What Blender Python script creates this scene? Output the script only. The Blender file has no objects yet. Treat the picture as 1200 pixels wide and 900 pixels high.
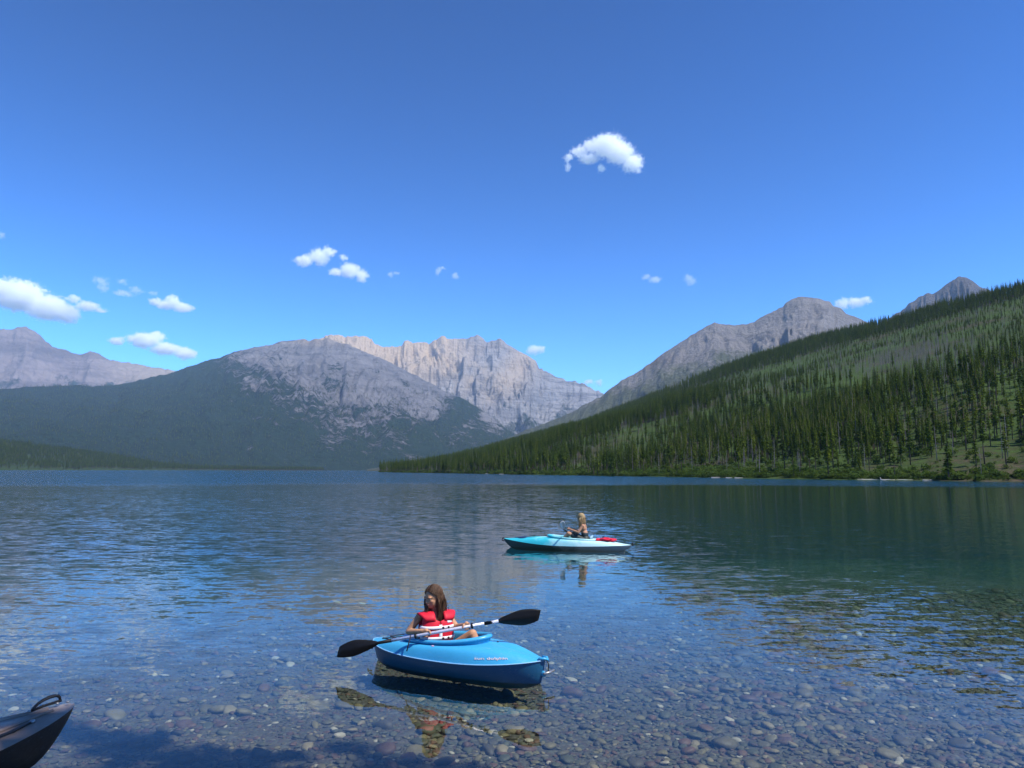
import bpy, bmesh, math, random
import numpy as np
from mathutils import Vector, Matrix, Euler

S = bpy.context.scene
C = S.collection
PI = math.pi
rng = np.random.default_rng(7)
random.seed(7)

# ------------------------------------------------------------------ camera, sky, sun, exposure
CAM_H = 2.1
FPX = 850.0                                   # focal length in pixels of a 1200 px wide picture
PITCH = math.atan((551.2 - 450) / FPX)
ROLL = 0.0025
SUN_AZ, SUN_EL = math.radians(122), math.radians(56)   # azimuth clockwise from +Y

cam = bpy.data.cameras.new('camera')
camo = bpy.data.objects.new('camera', cam)
C.objects.link(camo)
cam.lens = FPX / 1200 * 36
cam.sensor_width = 36
cam.clip_start, cam.clip_end = 0.1, 90000
camo.matrix_world = Matrix.Translation((0, 0, CAM_H)) @ (Matrix.Rotation(PI / 2 + PITCH, 4, 'X') @ Matrix.Rotation(ROLL, 4, 'Z'))
S.camera = camo

W = bpy.data.worlds.new('World')
S.world = W
W.use_nodes = True
wn = W.node_tree
wn.nodes.clear()
sky = wn.nodes.new('ShaderNodeTexSky')
sky.sky_type = 'NISHITA'
sky.sun_disc = False
sky.sun_elevation = SUN_EL
sky.sun_rotation = SUN_AZ
sky.altitude = 2500
sky.air_density = 1.0
sky.dust_density = 0.0
sky.ozone_density = 4.0
bg = wn.nodes.new('ShaderNodeBackground')
bg.inputs[1].default_value = 0.053
wo = wn.nodes.new('ShaderNodeOutputWorld')
hs = wn.nodes.new('ShaderNodeHueSaturation')       # the camera's vivid colour
hs.inputs['Saturation'].default_value = 1.14
hs.inputs['Hue'].default_value = 0.488
hs.inputs['Value'].default_value = 1.0
wn.links.new(sky.outputs[0], hs.inputs['Color'])
gm = wn.nodes.new('ShaderNodeGamma')
gm.inputs[1].default_value = 1.9
wn.links.new(hs.outputs[0], gm.inputs[0])
wn.links.new(gm.outputs[0], bg.inputs[0])
wn.links.new(bg.outputs[0], wo.inputs[0])

sl = bpy.data.lights.new('sun', 'SUN')
sl.energy = 5.0
sl.angle = math.radians(0.53)
sl.color = (1.0, 0.95, 0.87)
so = bpy.data.objects.new('sun', sl)
C.objects.link(so)
SUN_DIR = Vector((math.sin(SUN_AZ) * math.cos(SUN_EL), math.cos(SUN_AZ) * math.cos(SUN_EL), math.sin(SUN_EL)))
so.rotation_euler = (-SUN_DIR).to_track_quat('-Z', 'Y').to_euler()
so.location = SUN_DIR * 50

S.view_settings.view_transform = 'Standard'
S.view_settings.look = 'None'
S.view_settings.gamma = 1
S.view_settings.exposure = 0.4
S.view_settings.use_curve_mapping = False
S.render.engine = 'CYCLES'
cy = S.cycles
cy.use_denoising = True
try:
    cy.denoiser = 'OPENIMAGEDENOISE'
    cy.denoising_input_passes = 'RGB_ALBEDO_NORMAL'
except Exception:
    pass
cy.max_bounces = 18
cy.diffuse_bounces = 2
cy.glossy_bounces = 3
cy.transmission_bounces = 2
cy.transparent_max_bounces = 12
cy.volume_bounces = 16
cy.volume_max_steps = 256
cy.caustics_reflective = False
cy.caustics_refractive = False
cy.sample_clamp_indirect = 4


# ------------------------------------------------------------------ helpers
def ray(u, v):
    x = (u - 600) / FPX
    y = (450 - v) / FPX
    c, s = math.cos(ROLL), math.sin(ROLL)
    x, y = c * x - s * y, s * x + c * y
    return np.array([x, math.cos(PITCH) - y * math.sin(PITCH), math.sin(PITCH) + y * math.cos(PITCH)])


def ground_at(u, v, z=0.0):                   # where a pixel's ray meets the level z
    d = ray(u, v)
    return np.array([0, 0, CAM_H]) + d * ((z - CAM_H) / d[2])


def at_y(u, v, Y):
    d = ray(u, v)
    return Vector(np.array([0, 0, CAM_H]) + d * (Y / d[1]))


def az_tan(u, v):
    d = ray(u, v)
    return math.atan2(d[0], d[1]), d[2] / math.hypot(d[0], d[1])


def project(P):
    P = np.asarray(P, float)
    x, y, z = P[..., 0], P[..., 1], P[..., 2] - CAM_H
    dep = y * math.cos(PITCH) + z * math.sin(PITCH)
    up = -y * math.sin(PITCH) + z * math.cos(PITCH)
    X, Yv = x / dep, up / dep
    c, s = math.cos(ROLL), math.sin(ROLL)
    return 600 + FPX * (c * X + s * Yv), 450 - FPX * (-s * X + c * Yv)


def _hash(ix, iy, iz, seed):
    h = (ix * 374761393 + iy * 668265263 + iz * 2147483647 + seed * 1274126177) & 0xFFFFFFFF
    h = ((h ^ (h >> 13)) * 1274126177) & 0xFFFFFFFF
    h = h ^ (h >> 16)
    return (h & 0xFFFF) / 65535.0


def vnoise(x, y, z=0.0, seed=0):
    x, y, z = np.broadcast_arrays(np.asarray(x, float), np.asarray(y, float), np.asarray(z, float))
    ix, iy, iz = np.floor(x).astype(np.int64), np.floor(y).astype(np.int64), np.floor(z).astype(np.int64)
    fx, fy, fz = x - ix, y - iy, z - iz
    fx, fy, fz = [t * t * t * (t * (t * 6 - 15) + 10) for t in (fx, fy, fz)]
    r = 0
    for a in (0, 1):
        for b in (0, 1):
            for c in (0, 1):
                r = r + _hash(ix + a, iy + b, iz + c, seed) * (fx if a else 1 - fx) * (fy if b else 1 - fy) * (fz if c else 1 - fz)
    return r * 2 - 1


def fbm(x, y, z=0.0, o=5, seed=0, gain=0.5):
    r, a, n = 0, 1.0, 0
    for i in range(o):
        r = r + a * vnoise(x * 2.03 ** i, y * 2.03 ** i, z * 2.03 ** i, seed + i * 17)
        n += a
        a *= gain
    return r / n * 1.6


def ridged(x, y, o=4, seed=0, gain=0.5):
    r, a, n = 0, 1.0, 0
    for i in range(o):
        r = r + a * (1 - np.abs(vnoise(x * 2.1 ** i, y * 2.1 ** i, 0.0, seed + i * 31)) * 2)
        n += a
        a *= gain
    return r / n


def sstep(a, b, x):
    t = np.clip((x - a) / (b - a), 0, 1)
    return t * t * (3 - 2 * t)


def np_mesh(name, V, F, smooth=True, attrs=None):
    V = np.asarray(V, np.float32)
    F = np.asarray(F, np.int32)
    me = bpy.data.meshes.new(name)
    me.vertices.add(len(V))
    me.vertices.foreach_set('co', V.ravel())
    if len(F):
        k = F.shape[1]
        me.loops.add(F.size)
        me.loops.foreach_set('vertex_index', F.ravel())
        me.polygons.add(len(F))
        me.polygons.foreach_set('loop_start', np.arange(0, F.size, k, dtype=np.int32))
        me.polygons.foreach_set('use_smooth', np.full(len(F), smooth))
    for an, av in (attrs or {}).items():
        av = np.asarray(av)
        ty = 'INT' if av.dtype.kind == 'i' else ('FLOAT_VECTOR' if av.ndim == 2 else 'FLOAT')
        a = me.attributes.new(an, ty, 'POINT')
        a.data.foreach_set('vector' if ty == 'FLOAT_VECTOR' else 'value', av.astype(np.int32 if ty == 'INT' else np.float32).ravel())
    me.update(calc_edges=True)
    me.validate()
    return me


def grid_faces(nr, nc, wrap=False):
    r = np.arange(nr - 1)[:, None]
    c = np.arange(nc if wrap else nc - 1)[None, :]
    c2 = (c + 1) % nc
    return np.stack([r * nc + c, r * nc + c2, (r + 1) * nc + c2, (r + 1) * nc + c], -1).reshape(-1, 4)


def link(name, me, mats=None, parent=None):
    o = bpy.data.objects.new(name, me)
    C.objects.link(o)
    if mats is not None and me is not None:
        for m in (mats if isinstance(mats, (list, tuple)) else [mats]):
            me.materials.append(m)
    if parent is not None:
        o.parent = parent
    return o


def tag(o, label=None, cat=None, group=None, kind=None):
    if label: o['label'] = label
    if cat: o['category'] = cat
    if group: o['group'] = group
    if kind: o['kind'] = kind
    return o


def empty(name, loc=(0, 0, 0), rz=0.0, ry=0.0, rx=0.0):
    o = bpy.data.objects.new(name, None)
    C.objects.link(o)
    o.location = loc
    o.rotation_euler = (rx, ry, rz)
    o.empty_display_size = 0.2
    return o


class MB:
    """collects shapes, then links them as one mesh object"""
    def __init__(self):
        self.v, self.f = [], []

    def add(self, V, F):
        n = len(self.v)
        self.v += [tuple(p) for p in V]
        self.f += [tuple(int(i) + n for i in q) for q in F]

    def tube(self, path, rad, n=8, caps=True, flat=1.0, closed=False):
        P = [Vector(p) for p in path]
        R = rad if isinstance(rad, (list, tuple)) else [rad] * len(P)
        V, F = [], []
        up = Vector((0, 0, 1))
        for i, p in enumerate(P):
            if closed:
                t = (P[(i + 1) % len(P)] - P[i - 1])
            else:
                t = P[min(i + 1, len(P) - 1)] - P[max(i - 1, 0)]
            t.normalize()
            a = t.cross(up)
            if a.length < 1e-3:
                a = t.cross(Vector((1, 0, 0)))
            a.normalize()
            b = a.cross(t)
            for k in range(n):
                an = 2 * PI * k / n
                V.append(p + a * math.cos(an) * R[i] + b * math.sin(an) * R[i] * flat)
        m = len(P)
        for i in range(m if closed else m - 1):
            j = (i + 1) % m
            for k in range(n):
                F.append((i * n + k, i * n + (k + 1) % n, j * n + (k + 1) % n, j * n + k))
        if caps and not closed:
            F.append(tuple(range(n))[::-1])
            F.append(tuple((m - 1) * n + k for k in range(n)))
        self.add(V, F)

    def ellipsoid(self, c, r, R=None, nu=16, nv=10):
        V, F = [], []
        c = Vector(c)
        for j in range(nv + 1):
            th = PI * j / nv
            for i in range(nu):
                ph = 2 * PI * i / nu
                p = Vector((r[0] * math.sin(th) * math.cos(ph), r[1] * math.sin(th) * math.sin(ph), r[2] * math.cos(th)))
                if R is not None:
                    p = R @ p
                V.append(c + p)
        for j in range(nv):
            for i in range(nu):
                F.append((j * nu + i, (j + 1) * nu + i, (j + 1) * nu + (i + 1) % nu, j * nu + (i + 1) % nu))
        self.add(V, F)

    def capsule(self, a, b, ra, rb, n=12):
        a, b = Vector(a), Vector(b)
        d = (b - a)
        L = d.length
        d.normalize()
        path, rad = [], []
        for k in range(5):
            t = PI / 2 * (1 - k / 4)
            path.append(a - d * ra * math.sin(t)); rad.append(max(ra * math.cos(t), ra * 0.03))
        for k in range(1, 4):
            path.append(a + d * L * k / 4); rad.append(ra + (rb - ra) * k / 4)
        for k in range(5):
            t = PI / 2 * k / 4
            path.append(b + d * rb * math.sin(t)); rad.append(max(rb * math.cos(t), rb * 0.03))
        self.tube(path, rad, n)

    def box(self, c, s, R=None):
        c = Vector(c)
        V = []
        for x in (-1, 1):
            for y in (-1, 1):
                for z in (-1, 1):
                    p = Vector((x * s[0] / 2, y * s[1] / 2, z * s[2] / 2))
                    V.append(c + (R @ p if R is not None else p))
        self.add(V, [(0, 1, 3, 2), (4, 6, 7, 5), (0, 4, 5, 1), (2, 3, 7, 6), (0, 2, 6, 4), (1, 5, 7, 3)])

    def grid(self, P, wrap=False):
        P = np.asarray(P, float)
        self.add(P.reshape(-1, 3), grid_faces(P.shape[0], P.shape[1], wrap))

    def mesh(self, name, smooth=True):
        me = bpy.data.meshes.new(name)
        me.from_pydata(self.v, [], self.f)
        me.update()
        bm = bmesh.new()
        bm.from_mesh(me)
        bmesh.ops.recalc_face_normals(bm, faces=bm.faces)
        bm.to_mesh(me)
        bm.free()
        if smooth:
            me.polygons.foreach_set('use_smooth', np.ones(len(me.polygons), bool))
        return me

    def build(self, name, mat, parent=None, smooth=True):
        return link(name, self.mesh(name, smooth), mat, parent)


def evaluated(me, mods):
    """run modifiers on a mesh and hand back the result"""
    o = bpy.data.objects.new('tmp', me)
    C.objects.link(o)
    for ty, kw in mods:
        m = o.modifiers.new(ty, ty)
        for k, v in kw.items():
            setattr(m, k, v)
    dg = bpy.context.evaluated_depsgraph_get()
    dg.update()
    r = bpy.data.meshes.new_from_object(o.evaluated_get(dg), depsgraph=dg)
    bpy.data.objects.remove(o)
    return r


def solid(mb, name, mat, parent, thick, offset=0.0, subsurf=0, smooth=True):
    me = mb.mesh(name, smooth)
    mods = [('SOLIDIFY', dict(thickness=thick, offset=offset))]
    if subsurf:
        mods.append(('SUBSURF', dict(levels=subsurf)))
    r = evaluated(me, mods)
    r.name = name
    r.materials.clear()
    return link(name, r, mat, parent)


# ------------------------------------------------------------------ materials
class NT:
    def __init__(self, name):
        self.m = bpy.data.materials.new(name)
        self.m.use_nodes = True
        self.t = self.m.node_tree
        self.t.nodes.clear()
        self.out = self.n('OutputMaterial')

    def n(self, ty, **kw):
        nd = self.t.nodes.new('ShaderNode' + ty)
        for k, v in kw.items():
            setattr(nd, k, v)
        return nd

    def put(self, sock, v):
        if v is None:
            return
        if isinstance(v, bpy.types.NodeSocket):
            self.t.links.new(v, sock)
        elif isinstance(v, bpy.types.Node):
            self.t.links.new(v.outputs[0], sock)
        else:
            if sock.type == 'RGBA' and len(v) == 3:
                v = (*v, 1)
            sock.default_value = v

    def math(self, op, a, b=None, c=None, clamp=False):
        nd = self.n('Math', operation=op, use_clamp=clamp)
        self.put(nd.inputs[0], a)
        self.put(nd.inputs[1], b)
        self.put(nd.inputs[2], c)
        return nd.outputs[0]

    def vec(self, op, a, b=None):
        nd = self.n('VectorMath', operation=op)
        self.put(nd.inputs[0], a)
        if b is not None:
            self.put(nd.inputs[1], b)
        return nd.outputs['Value'] if op in ('LENGTH', 'DISTANCE', 'DOT_PRODUCT') else nd.outputs[0]

    def mix(self, f, a, b):
        nd = self.n('MixRGB')
        self.put(nd.inputs[0], f)
        self.put(nd.inputs[1], a)
        self.put(nd.inputs[2], b)
        return nd.outputs[0]

    def noise(self, vec, scale, detail=4, rough=0.55, dist=0.0):
        nd = self.n('TexNoise')
        self.put(nd.inputs['Vector'], vec)
        nd.inputs['Scale'].default_value = scale
        nd.inputs['Detail'].default_value = detail
        nd.inputs['Roughness'].default_value = rough
        nd.inputs['Distortion'].default_value = dist
        return nd.outputs[0]

    def ramp(self, f, stops, interp='LINEAR'):
        nd = self.n('ValToRGB')
        self.put(nd.inputs[0], f)
        cr = nd.color_ramp
        cr.interpolation = interp
        while len(cr.elements) < len(stops):
            cr.elements.new(0.5)
        for e, (p, c) in zip(cr.elements, stops):
            e.position = p
            e.color = (*c, 1) if len(c) == 3 else c
        return nd.outputs[0]

    def maprange(self, v, a, b, c=0.0, d=1.0, smooth=False):
        nd = self.n('MapRange', clamp=True)
        if smooth:
            nd.interpolation_type = 'SMOOTHSTEP'
        self.put(nd.inputs[0], v)
        for i, x in enumerate((a, b, c, d)):
            nd.inputs[i + 1].default_value = x
        return nd.outputs[0]

    def attr(self, name):
        return self.n('Attribute', attribute_name=name).outputs['Fac']

    def pos(self):
        return self.n('NewGeometry').outputs['Position']

    def obj(self):
        return self.n('TexCoord').outputs['Object']

    def rnd(self):
        return self.n('ObjectInfo').outputs['Random']

    def bump(self, h, strength=0.5, dist=0.1, normal=None):
        nd = self.n('Bump')
        self.put(nd.inputs['Strength'], strength)
        self.put(nd.inputs['Distance'], dist)
        self.put(nd.inputs['Height'], h)
        if normal is not None:
            self.put(nd.inputs['Normal'], normal)
        return nd.outputs[0]

    def principled(self, color, rough=0.6, spec=0.5, metal=0.0, normal=None, **kw):
        b = self.n('BsdfPrincipled')
        self.put(b.inputs['Base Color'], color)
        self.put(b.inputs['Roughness'], rough)
        self.put(b.inputs['Specular IOR Level'], spec)
        self.put(b.inputs['Metallic'], metal)
        if normal is not None:
            self.put(b.inputs['Normal'], normal)
        for k, v in kw.items():
            self.put(b.inputs[k], v)
        self.t.links.new(b.outputs[0], self.out.inputs[0])
        return b


def simple(name, col, rough=0.5, var=0.12, scale=12.0, spec=0.5, metal=0.0, bump=0.0, bscale=60.0, **kw):
    t = NT(name)
    p = t.obj()
    n = t.noise(p, scale, 5)
    lo = tuple(c * (1 - var) for c in col)
    hi = tuple(min(1, c * (1 + var)) for c in col)
    c = t.ramp(n, [(0.3, lo), (0.7, hi)])
    r = t.maprange(t.noise(p, scale * 2.3, 3), 0.3, 0.7, max(0.02, rough - 0.08), min(1, rough + 0.08))
    nm = t.bump(t.noise(p, bscale, 4), 0.4, bump) if bump else None
    t.principled(c, r, spec, metal, nm, **kw)
    return t.m


def mountain_mat(name, c1, c2, tan, forest_col, grass_col, nscale=0.004, strata=0.02, streak=0.5, patchy=3.4):
    t = NT(name)
    p = t.pos()
    n1 = t.noise(p, nscale, 9, 0.62)
    n2 = t.noise(p, nscale * 6, 7, 0.68, 0.6)
    mpz = t.n('Mapping')
    t.put(mpz.inputs[0], p)
    mpz.inputs['Scale'].default_value = (1.0, 1.0, 0.40)
    mpz.inputs['Rotation'].default_value = (0.0, 0.35, 0.0)
    fall = t.noise(mpz.outputs[0], nscale * 9, 6, 0.65, 0.8)          # streaks of scree down the slope
    bed_ = t.n('Mapping')
    t.put(bed_.inputs[0], p)
    bed_.inputs['Rotation'].default_value = (0.10, 0.36, 0)
    bed_.inputs['Scale'].default_value = (0.07, 0.07, 1.0)
    lay = t.noise(bed_.outputs[0], strata, 5, 0.6, 1.5)                # broken rock beds
    rock = t.ramp(t.math('ADD', t.math('MULTIPLY', n1, 0.45), t.math('ADD', t.math('MULTIPLY', n2, 0.3), t.math('MULTIPLY', fall, 0.25))), [(0.34, c1), (0.64, c2)])
    rock = t.mix(t.math('MULTIPLY', t.maprange(lay, 0.5, 0.62), streak), rock, tuple(c * 0.55 for c in c1))
    rock = t.mix(t.attr('tan'), rock, t.ramp(t.math('ADD', t.math('MULTIPLY', n2, 0.5), t.math('MULTIPLY', fall, 0.5)), [(0.3, tuple(c * 0.6 for c in tan)), (0.68, tan)]))
    g = t.math('ADD', t.attr('grass'), t.math('MULTIPLY', t.math('SUBTRACT', n2, 0.5), 1.4))
    rock = t.mix(t.maprange(g, 0.35, 0.65), rock, t.ramp(n1, [(0.3, tuple(c * 0.7 for c in grass_col)), (0.7, grass_col)]))
    pa_ = t.noise(p, nscale * 1.6, 10, 0.74, 0.8)
    pb_ = t.noise(mpz.outputs[0], nscale * 7, 6, 0.7, 0.5)
    patch = t.math('ADD', t.math('MULTIPLY', pa_, 0.6), t.math('MULTIPLY', pb_, 0.4))
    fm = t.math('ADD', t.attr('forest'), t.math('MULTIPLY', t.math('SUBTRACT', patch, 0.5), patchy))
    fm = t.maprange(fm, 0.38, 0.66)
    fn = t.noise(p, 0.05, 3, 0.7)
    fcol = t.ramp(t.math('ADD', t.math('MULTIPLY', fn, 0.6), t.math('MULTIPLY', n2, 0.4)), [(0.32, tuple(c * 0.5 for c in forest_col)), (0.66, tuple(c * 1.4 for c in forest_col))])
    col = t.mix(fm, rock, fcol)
    h = t.math('ADD', t.math('MULTIPLY', n2, 0.8), t.math('ADD', t.math('MULTIPLY', fall, 0.5), t.math('MULTIPLY', t.math('MULTIPLY', fm, fn), 0.5)))
    nm = t.bump(h, 1.0, 60.0)
    t.principled(col, 0.95, 0.1, 0, nm)
    return t.m


# ------------------------------------------------------------------ mountain ranges, from crest line and distance
def interp(pts, u):
    pts = sorted(pts)
    return np.interp(u, [p[0] for p in pts], [p[1] for p in pts])


def mountain(name, crest, D, B, cols, rows, prof=1.3, back=0.4, jag=1.0, gul=0.05, gfreq=1 / 350.0, seed=0, base_z=-6.0,
             bumps=0.02, clip_u=None, rowpow=1.0, fine=1.0):
    """crest: (pixel x, pixel y) of the skyline; D, B: distance of crest and foot by pixel x. Returns the grid of points and t."""
    az = np.array([az_tan(u, v)[0] for u, v in crest])
    te = np.array([az_tan(u, v)[1] for u, v in crest])
    us = np.array([u for u, v in crest], float)
    a = np.linspace(az[0], az[-1], cols)
    tanel = np.interp(a, az, te)
    u = np.interp(a, az, us)
    Dd = interp(D, u)
    Bd = interp(B, u)
    nf = int(rows * 0.82)
    t = np.concatenate([np.linspace(0, 1, nf) ** rowpow, 1 + back * np.linspace(0, 1, rows - nf + 1)[1:]])
    T, A = np.meshgrid(t, a, indexing='ij')
    Dg, Bg, Ug = [np.broadcast_to(q, T.shape) for q in (Dd, Bd, u)]
    s = A * np.mean(Dd)
    jg = fbm(a * np.mean(Dd) / 140.0, 0.3, seed, 5, seed + 5) * jag * Dd / FPX * 1.3
    jg = jg + (ridged(a * np.mean(Dd) / 70.0, 0.7, 3, seed + 15, 0.6) - 0.4) * jag * Dd / FPX * 0.9
    zr = CAM_H + Dd * tanel + jg
    warp = fbm(s / 900.0, T * 2.0, seed, 3, seed + 9) * 0.35
    gl = ridged(s * gfreq + warp * 2.2, T * 0.9 + warp, 4, seed) - 0.35
    R = Bg + (Dg - Bg) * T
    p = np.where(T <= 1, np.clip(T, 0, 1) ** prof, 1 - 0.9 * (T - 1) / back * 0.8)
    z = zr[None, :] * p
    env = np.clip(T, 0, 1) ** 0.8 * np.where(T < 1, 0.30 + 0.70 * np.sin(PI * np.clip(T, 0, 1)) ** 0.8, 0.30)
    crest_fix = np.where(T[:, :] > 0, 1, 0)
    hgt = np.maximum(zr, 1)[None, :]
    gl2 = ridged(s * gfreq * 3.7 + warp * 5, T * 2.6 + warp * 2, 4, seed + 77, 0.6) - 0.35
    gl3 = ridged(s * gfreq * 11 + warp * 9, T * 9 + warp * 3, 3, seed + 99, 0.6) - 0.35
    z = z + hgt * gul * (gl + fine * 0.42 * gl2 + fine * 0.16 * gl3) * env * crest_fix
    z = z + hgt * bumps * fbm(s / 260.0, R / 260.0, seed, 5, seed + 3) * np.sin(PI * np.clip(T, 0, 1))
    # keep the crest where the photograph has it
    k = nf - 1
    corr = (zr - z[k]) * 0.85
    z = z + corr[None, :] * np.clip(T, 0, 1) ** 3
    z = z + base_z * np.clip(1 - T * 12, 0, 1)
    X, Y = R * np.sin(A), R * np.cos(A)
    return np.stack([X, Y, z], -1), T, Ug


def terrain(name, P, mat, attrs):
    nr, nc = P.shape[:2]
    me = np_mesh(name, P.reshape(-1, 3), grid_faces(nr, nc)[:, ::-1], True, {k: v.ravel() for k, v in attrs.items()})
    o = link(name, me, mat)
    tag(o, kind='structure')
    return o


def grid_point(P, fi, fj):
    """bilinear point on a grid of points"""
    i = np.clip(np.floor(fi).astype(int), 0, P.shape[0] - 2)
    j = np.clip(np.floor(fj).astype(int), 0, P.shape[1] - 2)
    a, b = (fi - i)[:, None], (fj - j)[:, None]
    return (P[i, j] * (1 - a) * (1 - b) + P[i + 1, j] * a * (1 - b) + P[i, j + 1] * (1 - a) * b + P[i + 1, j + 1] * a * b)


def sample_grid(P, n, weight=None):
    """n random places on a terrain grid, even by area (times weight)"""
    e1 = P[1:, :-1] - P[:-1, :-1]
    e2 = P[:-1, 1:] - P[:-1, :-1]
    ar = np.linalg.norm(np.cross(e1, e2), axis=-1)
    if weight is not None:
        ar = ar * weight[:-1, :-1]
    c = np.cumsum(ar.ravel())
    k = np.searchsorted(c, rng.random(n) * c[-1])
    k = np.clip(k, 0, ar.size - 1)
    i, j = np.unravel_index(k, ar.shape)
    return grid_point(P, i + rng.random(n), j + rng.random(n))


def zeros(T):
    return np.zeros_like(T)


GREYF = (0.022, 0.045, 0.022)

# far left range
crest_a = [(-900, 420), (-600, 405), (-300, 380), (-150, 410), (-60, 396), (0, 387), (12, 385), (23, 381), (31, 381.5), (42, 389), (52, 398), (62, 407), (83, 412),
           (98, 415), (106, 412), (113, 415), (127, 420), (144, 424), (167, 429), (200, 434), (260, 448), (330, 470)]
P, T, U = mountain('far', crest_a, [(0, 11500)], [(0, 8200)], 420, 90, 1.25, jag=1.2, gul=0.10, gfreq=1 / 420, seed=11)
u, v = project(P)
terrain('far_mountain_terrain', P, mountain_mat('rock_far_left', (0.11, 0.09, 0.093), (0.30, 0.245, 0.225), (0.42, 0.34, 0.25), GREYF, (0.10, 0.11, 0.07), 0.0016, 0.006, 0.4),
        {'forest': sstep(405, 470, v + 25 * fbm(U / 25, v / 12, 1, 4)) * 0.75 - 0.25, 'tan': sstep(90, 200, U) * 0.8, 'grass': zeros(T)})

# bare crags at the head of the lake
crest_b = [(180, 470), (260, 430), (330, 408), (370, 396), (385, 391), (393, 391), (407, 392), (420, 393), (432, 395), (447, 404), (470, 405), (474, 398), (482, 400), (493, 402),
           (503, 403), (517, 395), (521, 393.5), (527, 397), (547, 397), (555, 394), (560, 393), (566, 397), (570, 400), (580, 397), (587, 398), (597, 404), (607, 410), (617, 414),
           (627, 420), (632, 430), (640, 433), (650, 438), (667, 445), (687, 453), (705, 462), (740, 480), (800, 500), (900, 520)]
P, T, U = mountain('crag', crest_b, [(300, 9300), (900, 9000)], [(0, 5600)], 900, 240, 1.2, jag=2.2, gul=0.14, gfreq=1 / 600, seed=23, bumps=0.09, fine=0.9)
u, v = project(P)
nz = fbm(U / 22, v / 14, 2, 4)
tanm = np.clip(sstep(480, 410, v + 14 * nz) * sstep(600, 490, U + 20 * nz) * 1.0, 0, 1)
tanm = np.maximum(tanm, 0.6 * np.exp(-((U - 600 + (v - 440) * 0.8) / 26) ** 2) * sstep(490, 440, v))
terrain('crag_mountain_terrain', P, mountain_mat('rock_crag', (0.15, 0.14, 0.142), (0.37, 0.355, 0.345), (0.60, 0.455, 0.30), GREYF, (0.12, 0.13, 0.07), 0.0022, 0.016, 0.7),
        {'forest': sstep(445, 520, v + 25 * nz) * 0.85 - 0.25, 'tan': tanm, 'grass': sstep(470, 520, v) * 0.2})

# wooded dome on the left of the lake head
crest_c = [(-1200, 300), (-800, 330), (-500, 400), (-250, 440), (-100, 450), (0, 455), (67, 453), (133, 451.5), (167, 443), (200, 436), (240, 422), (277, 413), (300, 407), (330, 400.5), (347, 398), (356, 396), (362, 399), (370, 395), (378, 397), (385, 394), (392, 398), (400, 401), (415, 405), (430, 413), (470, 431), (503, 448), (547, 470), (580, 490), (600, 507), (640, 530), (700, 545), (800, 551)]
P, T, U = mountain('dome', crest_c, [(-1200, 6000), (0, 6500), (200, 7000), (360, 7400), (500, 6600), (640, 5600), (800, 5000)], [(-1200, 2000), (0, 2700), (250, 3000), (480, 3400), (800, 3600)],
                   760, 230, 1.15, jag=1.3, gul=0.15, gfreq=1 / 700, seed=37, bumps=0.05, fine=1.2)
u, v = project(P)
nz = fbm(U / 30, v / 18, 3, 5)
treeline = interp([(0, 380), (200, 425), (250, 452), (290, 490), (330, 520), (400, 538), (470, 545), (560, 548), (700, 550)], U)
fo = sstep(-135, 35, v + 34 * nz - treeline)
shade_bowl = np.exp(-(((U - 545) * 0.75 + (v - 468) * -0.65) / 52) ** 2 - (((U - 545) * 0.62 + (v - 468) * 0.75) / 17) ** 2)  # shadow in the bowl, painted in as extra dark forest cover
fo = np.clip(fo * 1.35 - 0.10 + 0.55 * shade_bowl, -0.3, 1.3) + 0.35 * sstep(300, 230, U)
DOME = P
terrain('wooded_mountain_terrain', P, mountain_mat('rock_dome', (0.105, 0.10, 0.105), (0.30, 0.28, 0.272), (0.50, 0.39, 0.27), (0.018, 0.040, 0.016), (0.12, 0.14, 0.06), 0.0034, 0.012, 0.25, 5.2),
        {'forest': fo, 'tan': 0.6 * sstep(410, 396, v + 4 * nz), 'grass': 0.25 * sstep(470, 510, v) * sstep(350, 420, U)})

# grey mountain behind the hillside
crest_d = [(430, 551), (500, 541), (573, 522), (593, 513), (627, 500), (653, 491), (680, 478), (703, 465), (727, 445), (745, 435), (762, 425), (778, 415), (792, 406), (806, 396), (821, 385), (829, 380.5), (837, 378), (850, 380),
           (867, 380), (876, 379), (883, 377), (892, 371), (900, 367), (910, 362), (917, 360), (921, 353), (928, 350), (935, 348), (945, 348), (954, 349), (961, 348.5), (967, 351), (972, 352), (977, 358), (985, 361), (992, 367), (1006, 373), (1040, 390),
           (1100, 400), (1200, 410)]
P, T, U = mountain('grey', crest_d, [(430, 3500), (700, 4300), (950, 4900), (1200, 4900)], [(430, 1500), (1200, 1500)], 620, 190, 1.35, jag=1.7, gul=0.11, gfreq=1 / 400, seed=51, bumps=0.03, fine=1.0)
u, v = project(P)
nz = fbm(U / 30, v / 18, 5, 5)
low = interp([(430, 500), (560, 500), (650, 480), (700, 470), (760, 440), (850, 415), (950, 395), (1000, 380)], U)
crag = sstep(365, 352, v + 5 * nz)
terrain('grey_mountain_terrain', P, mountain_mat('rock_grey', (0.15, 0.14, 0.132), (0.33, 0.30, 0.275), (0.24, 0.18, 0.13), (0.035, 0.055, 0.030), (0.115, 0.125, 0.070), 0.0035, 0.02, 0.25),
        {'forest': sstep(0, 55, v - low + 12 * nz) * 0.62 - 0.35 + 0.45 * np.exp(-((U - 905 + (v - 370) * 0.8) / 10) ** 2) * sstep(372, 385, v),
         'tan': 0.7 * np.exp(-((v - 426 + (U - 765) * 0.3) / 6) ** 2) * np.exp(-((U - 765) / 20) ** 2),
         'grass': sstep(-22, 22, v - low + 10 * nz) * 0.9})

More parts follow.
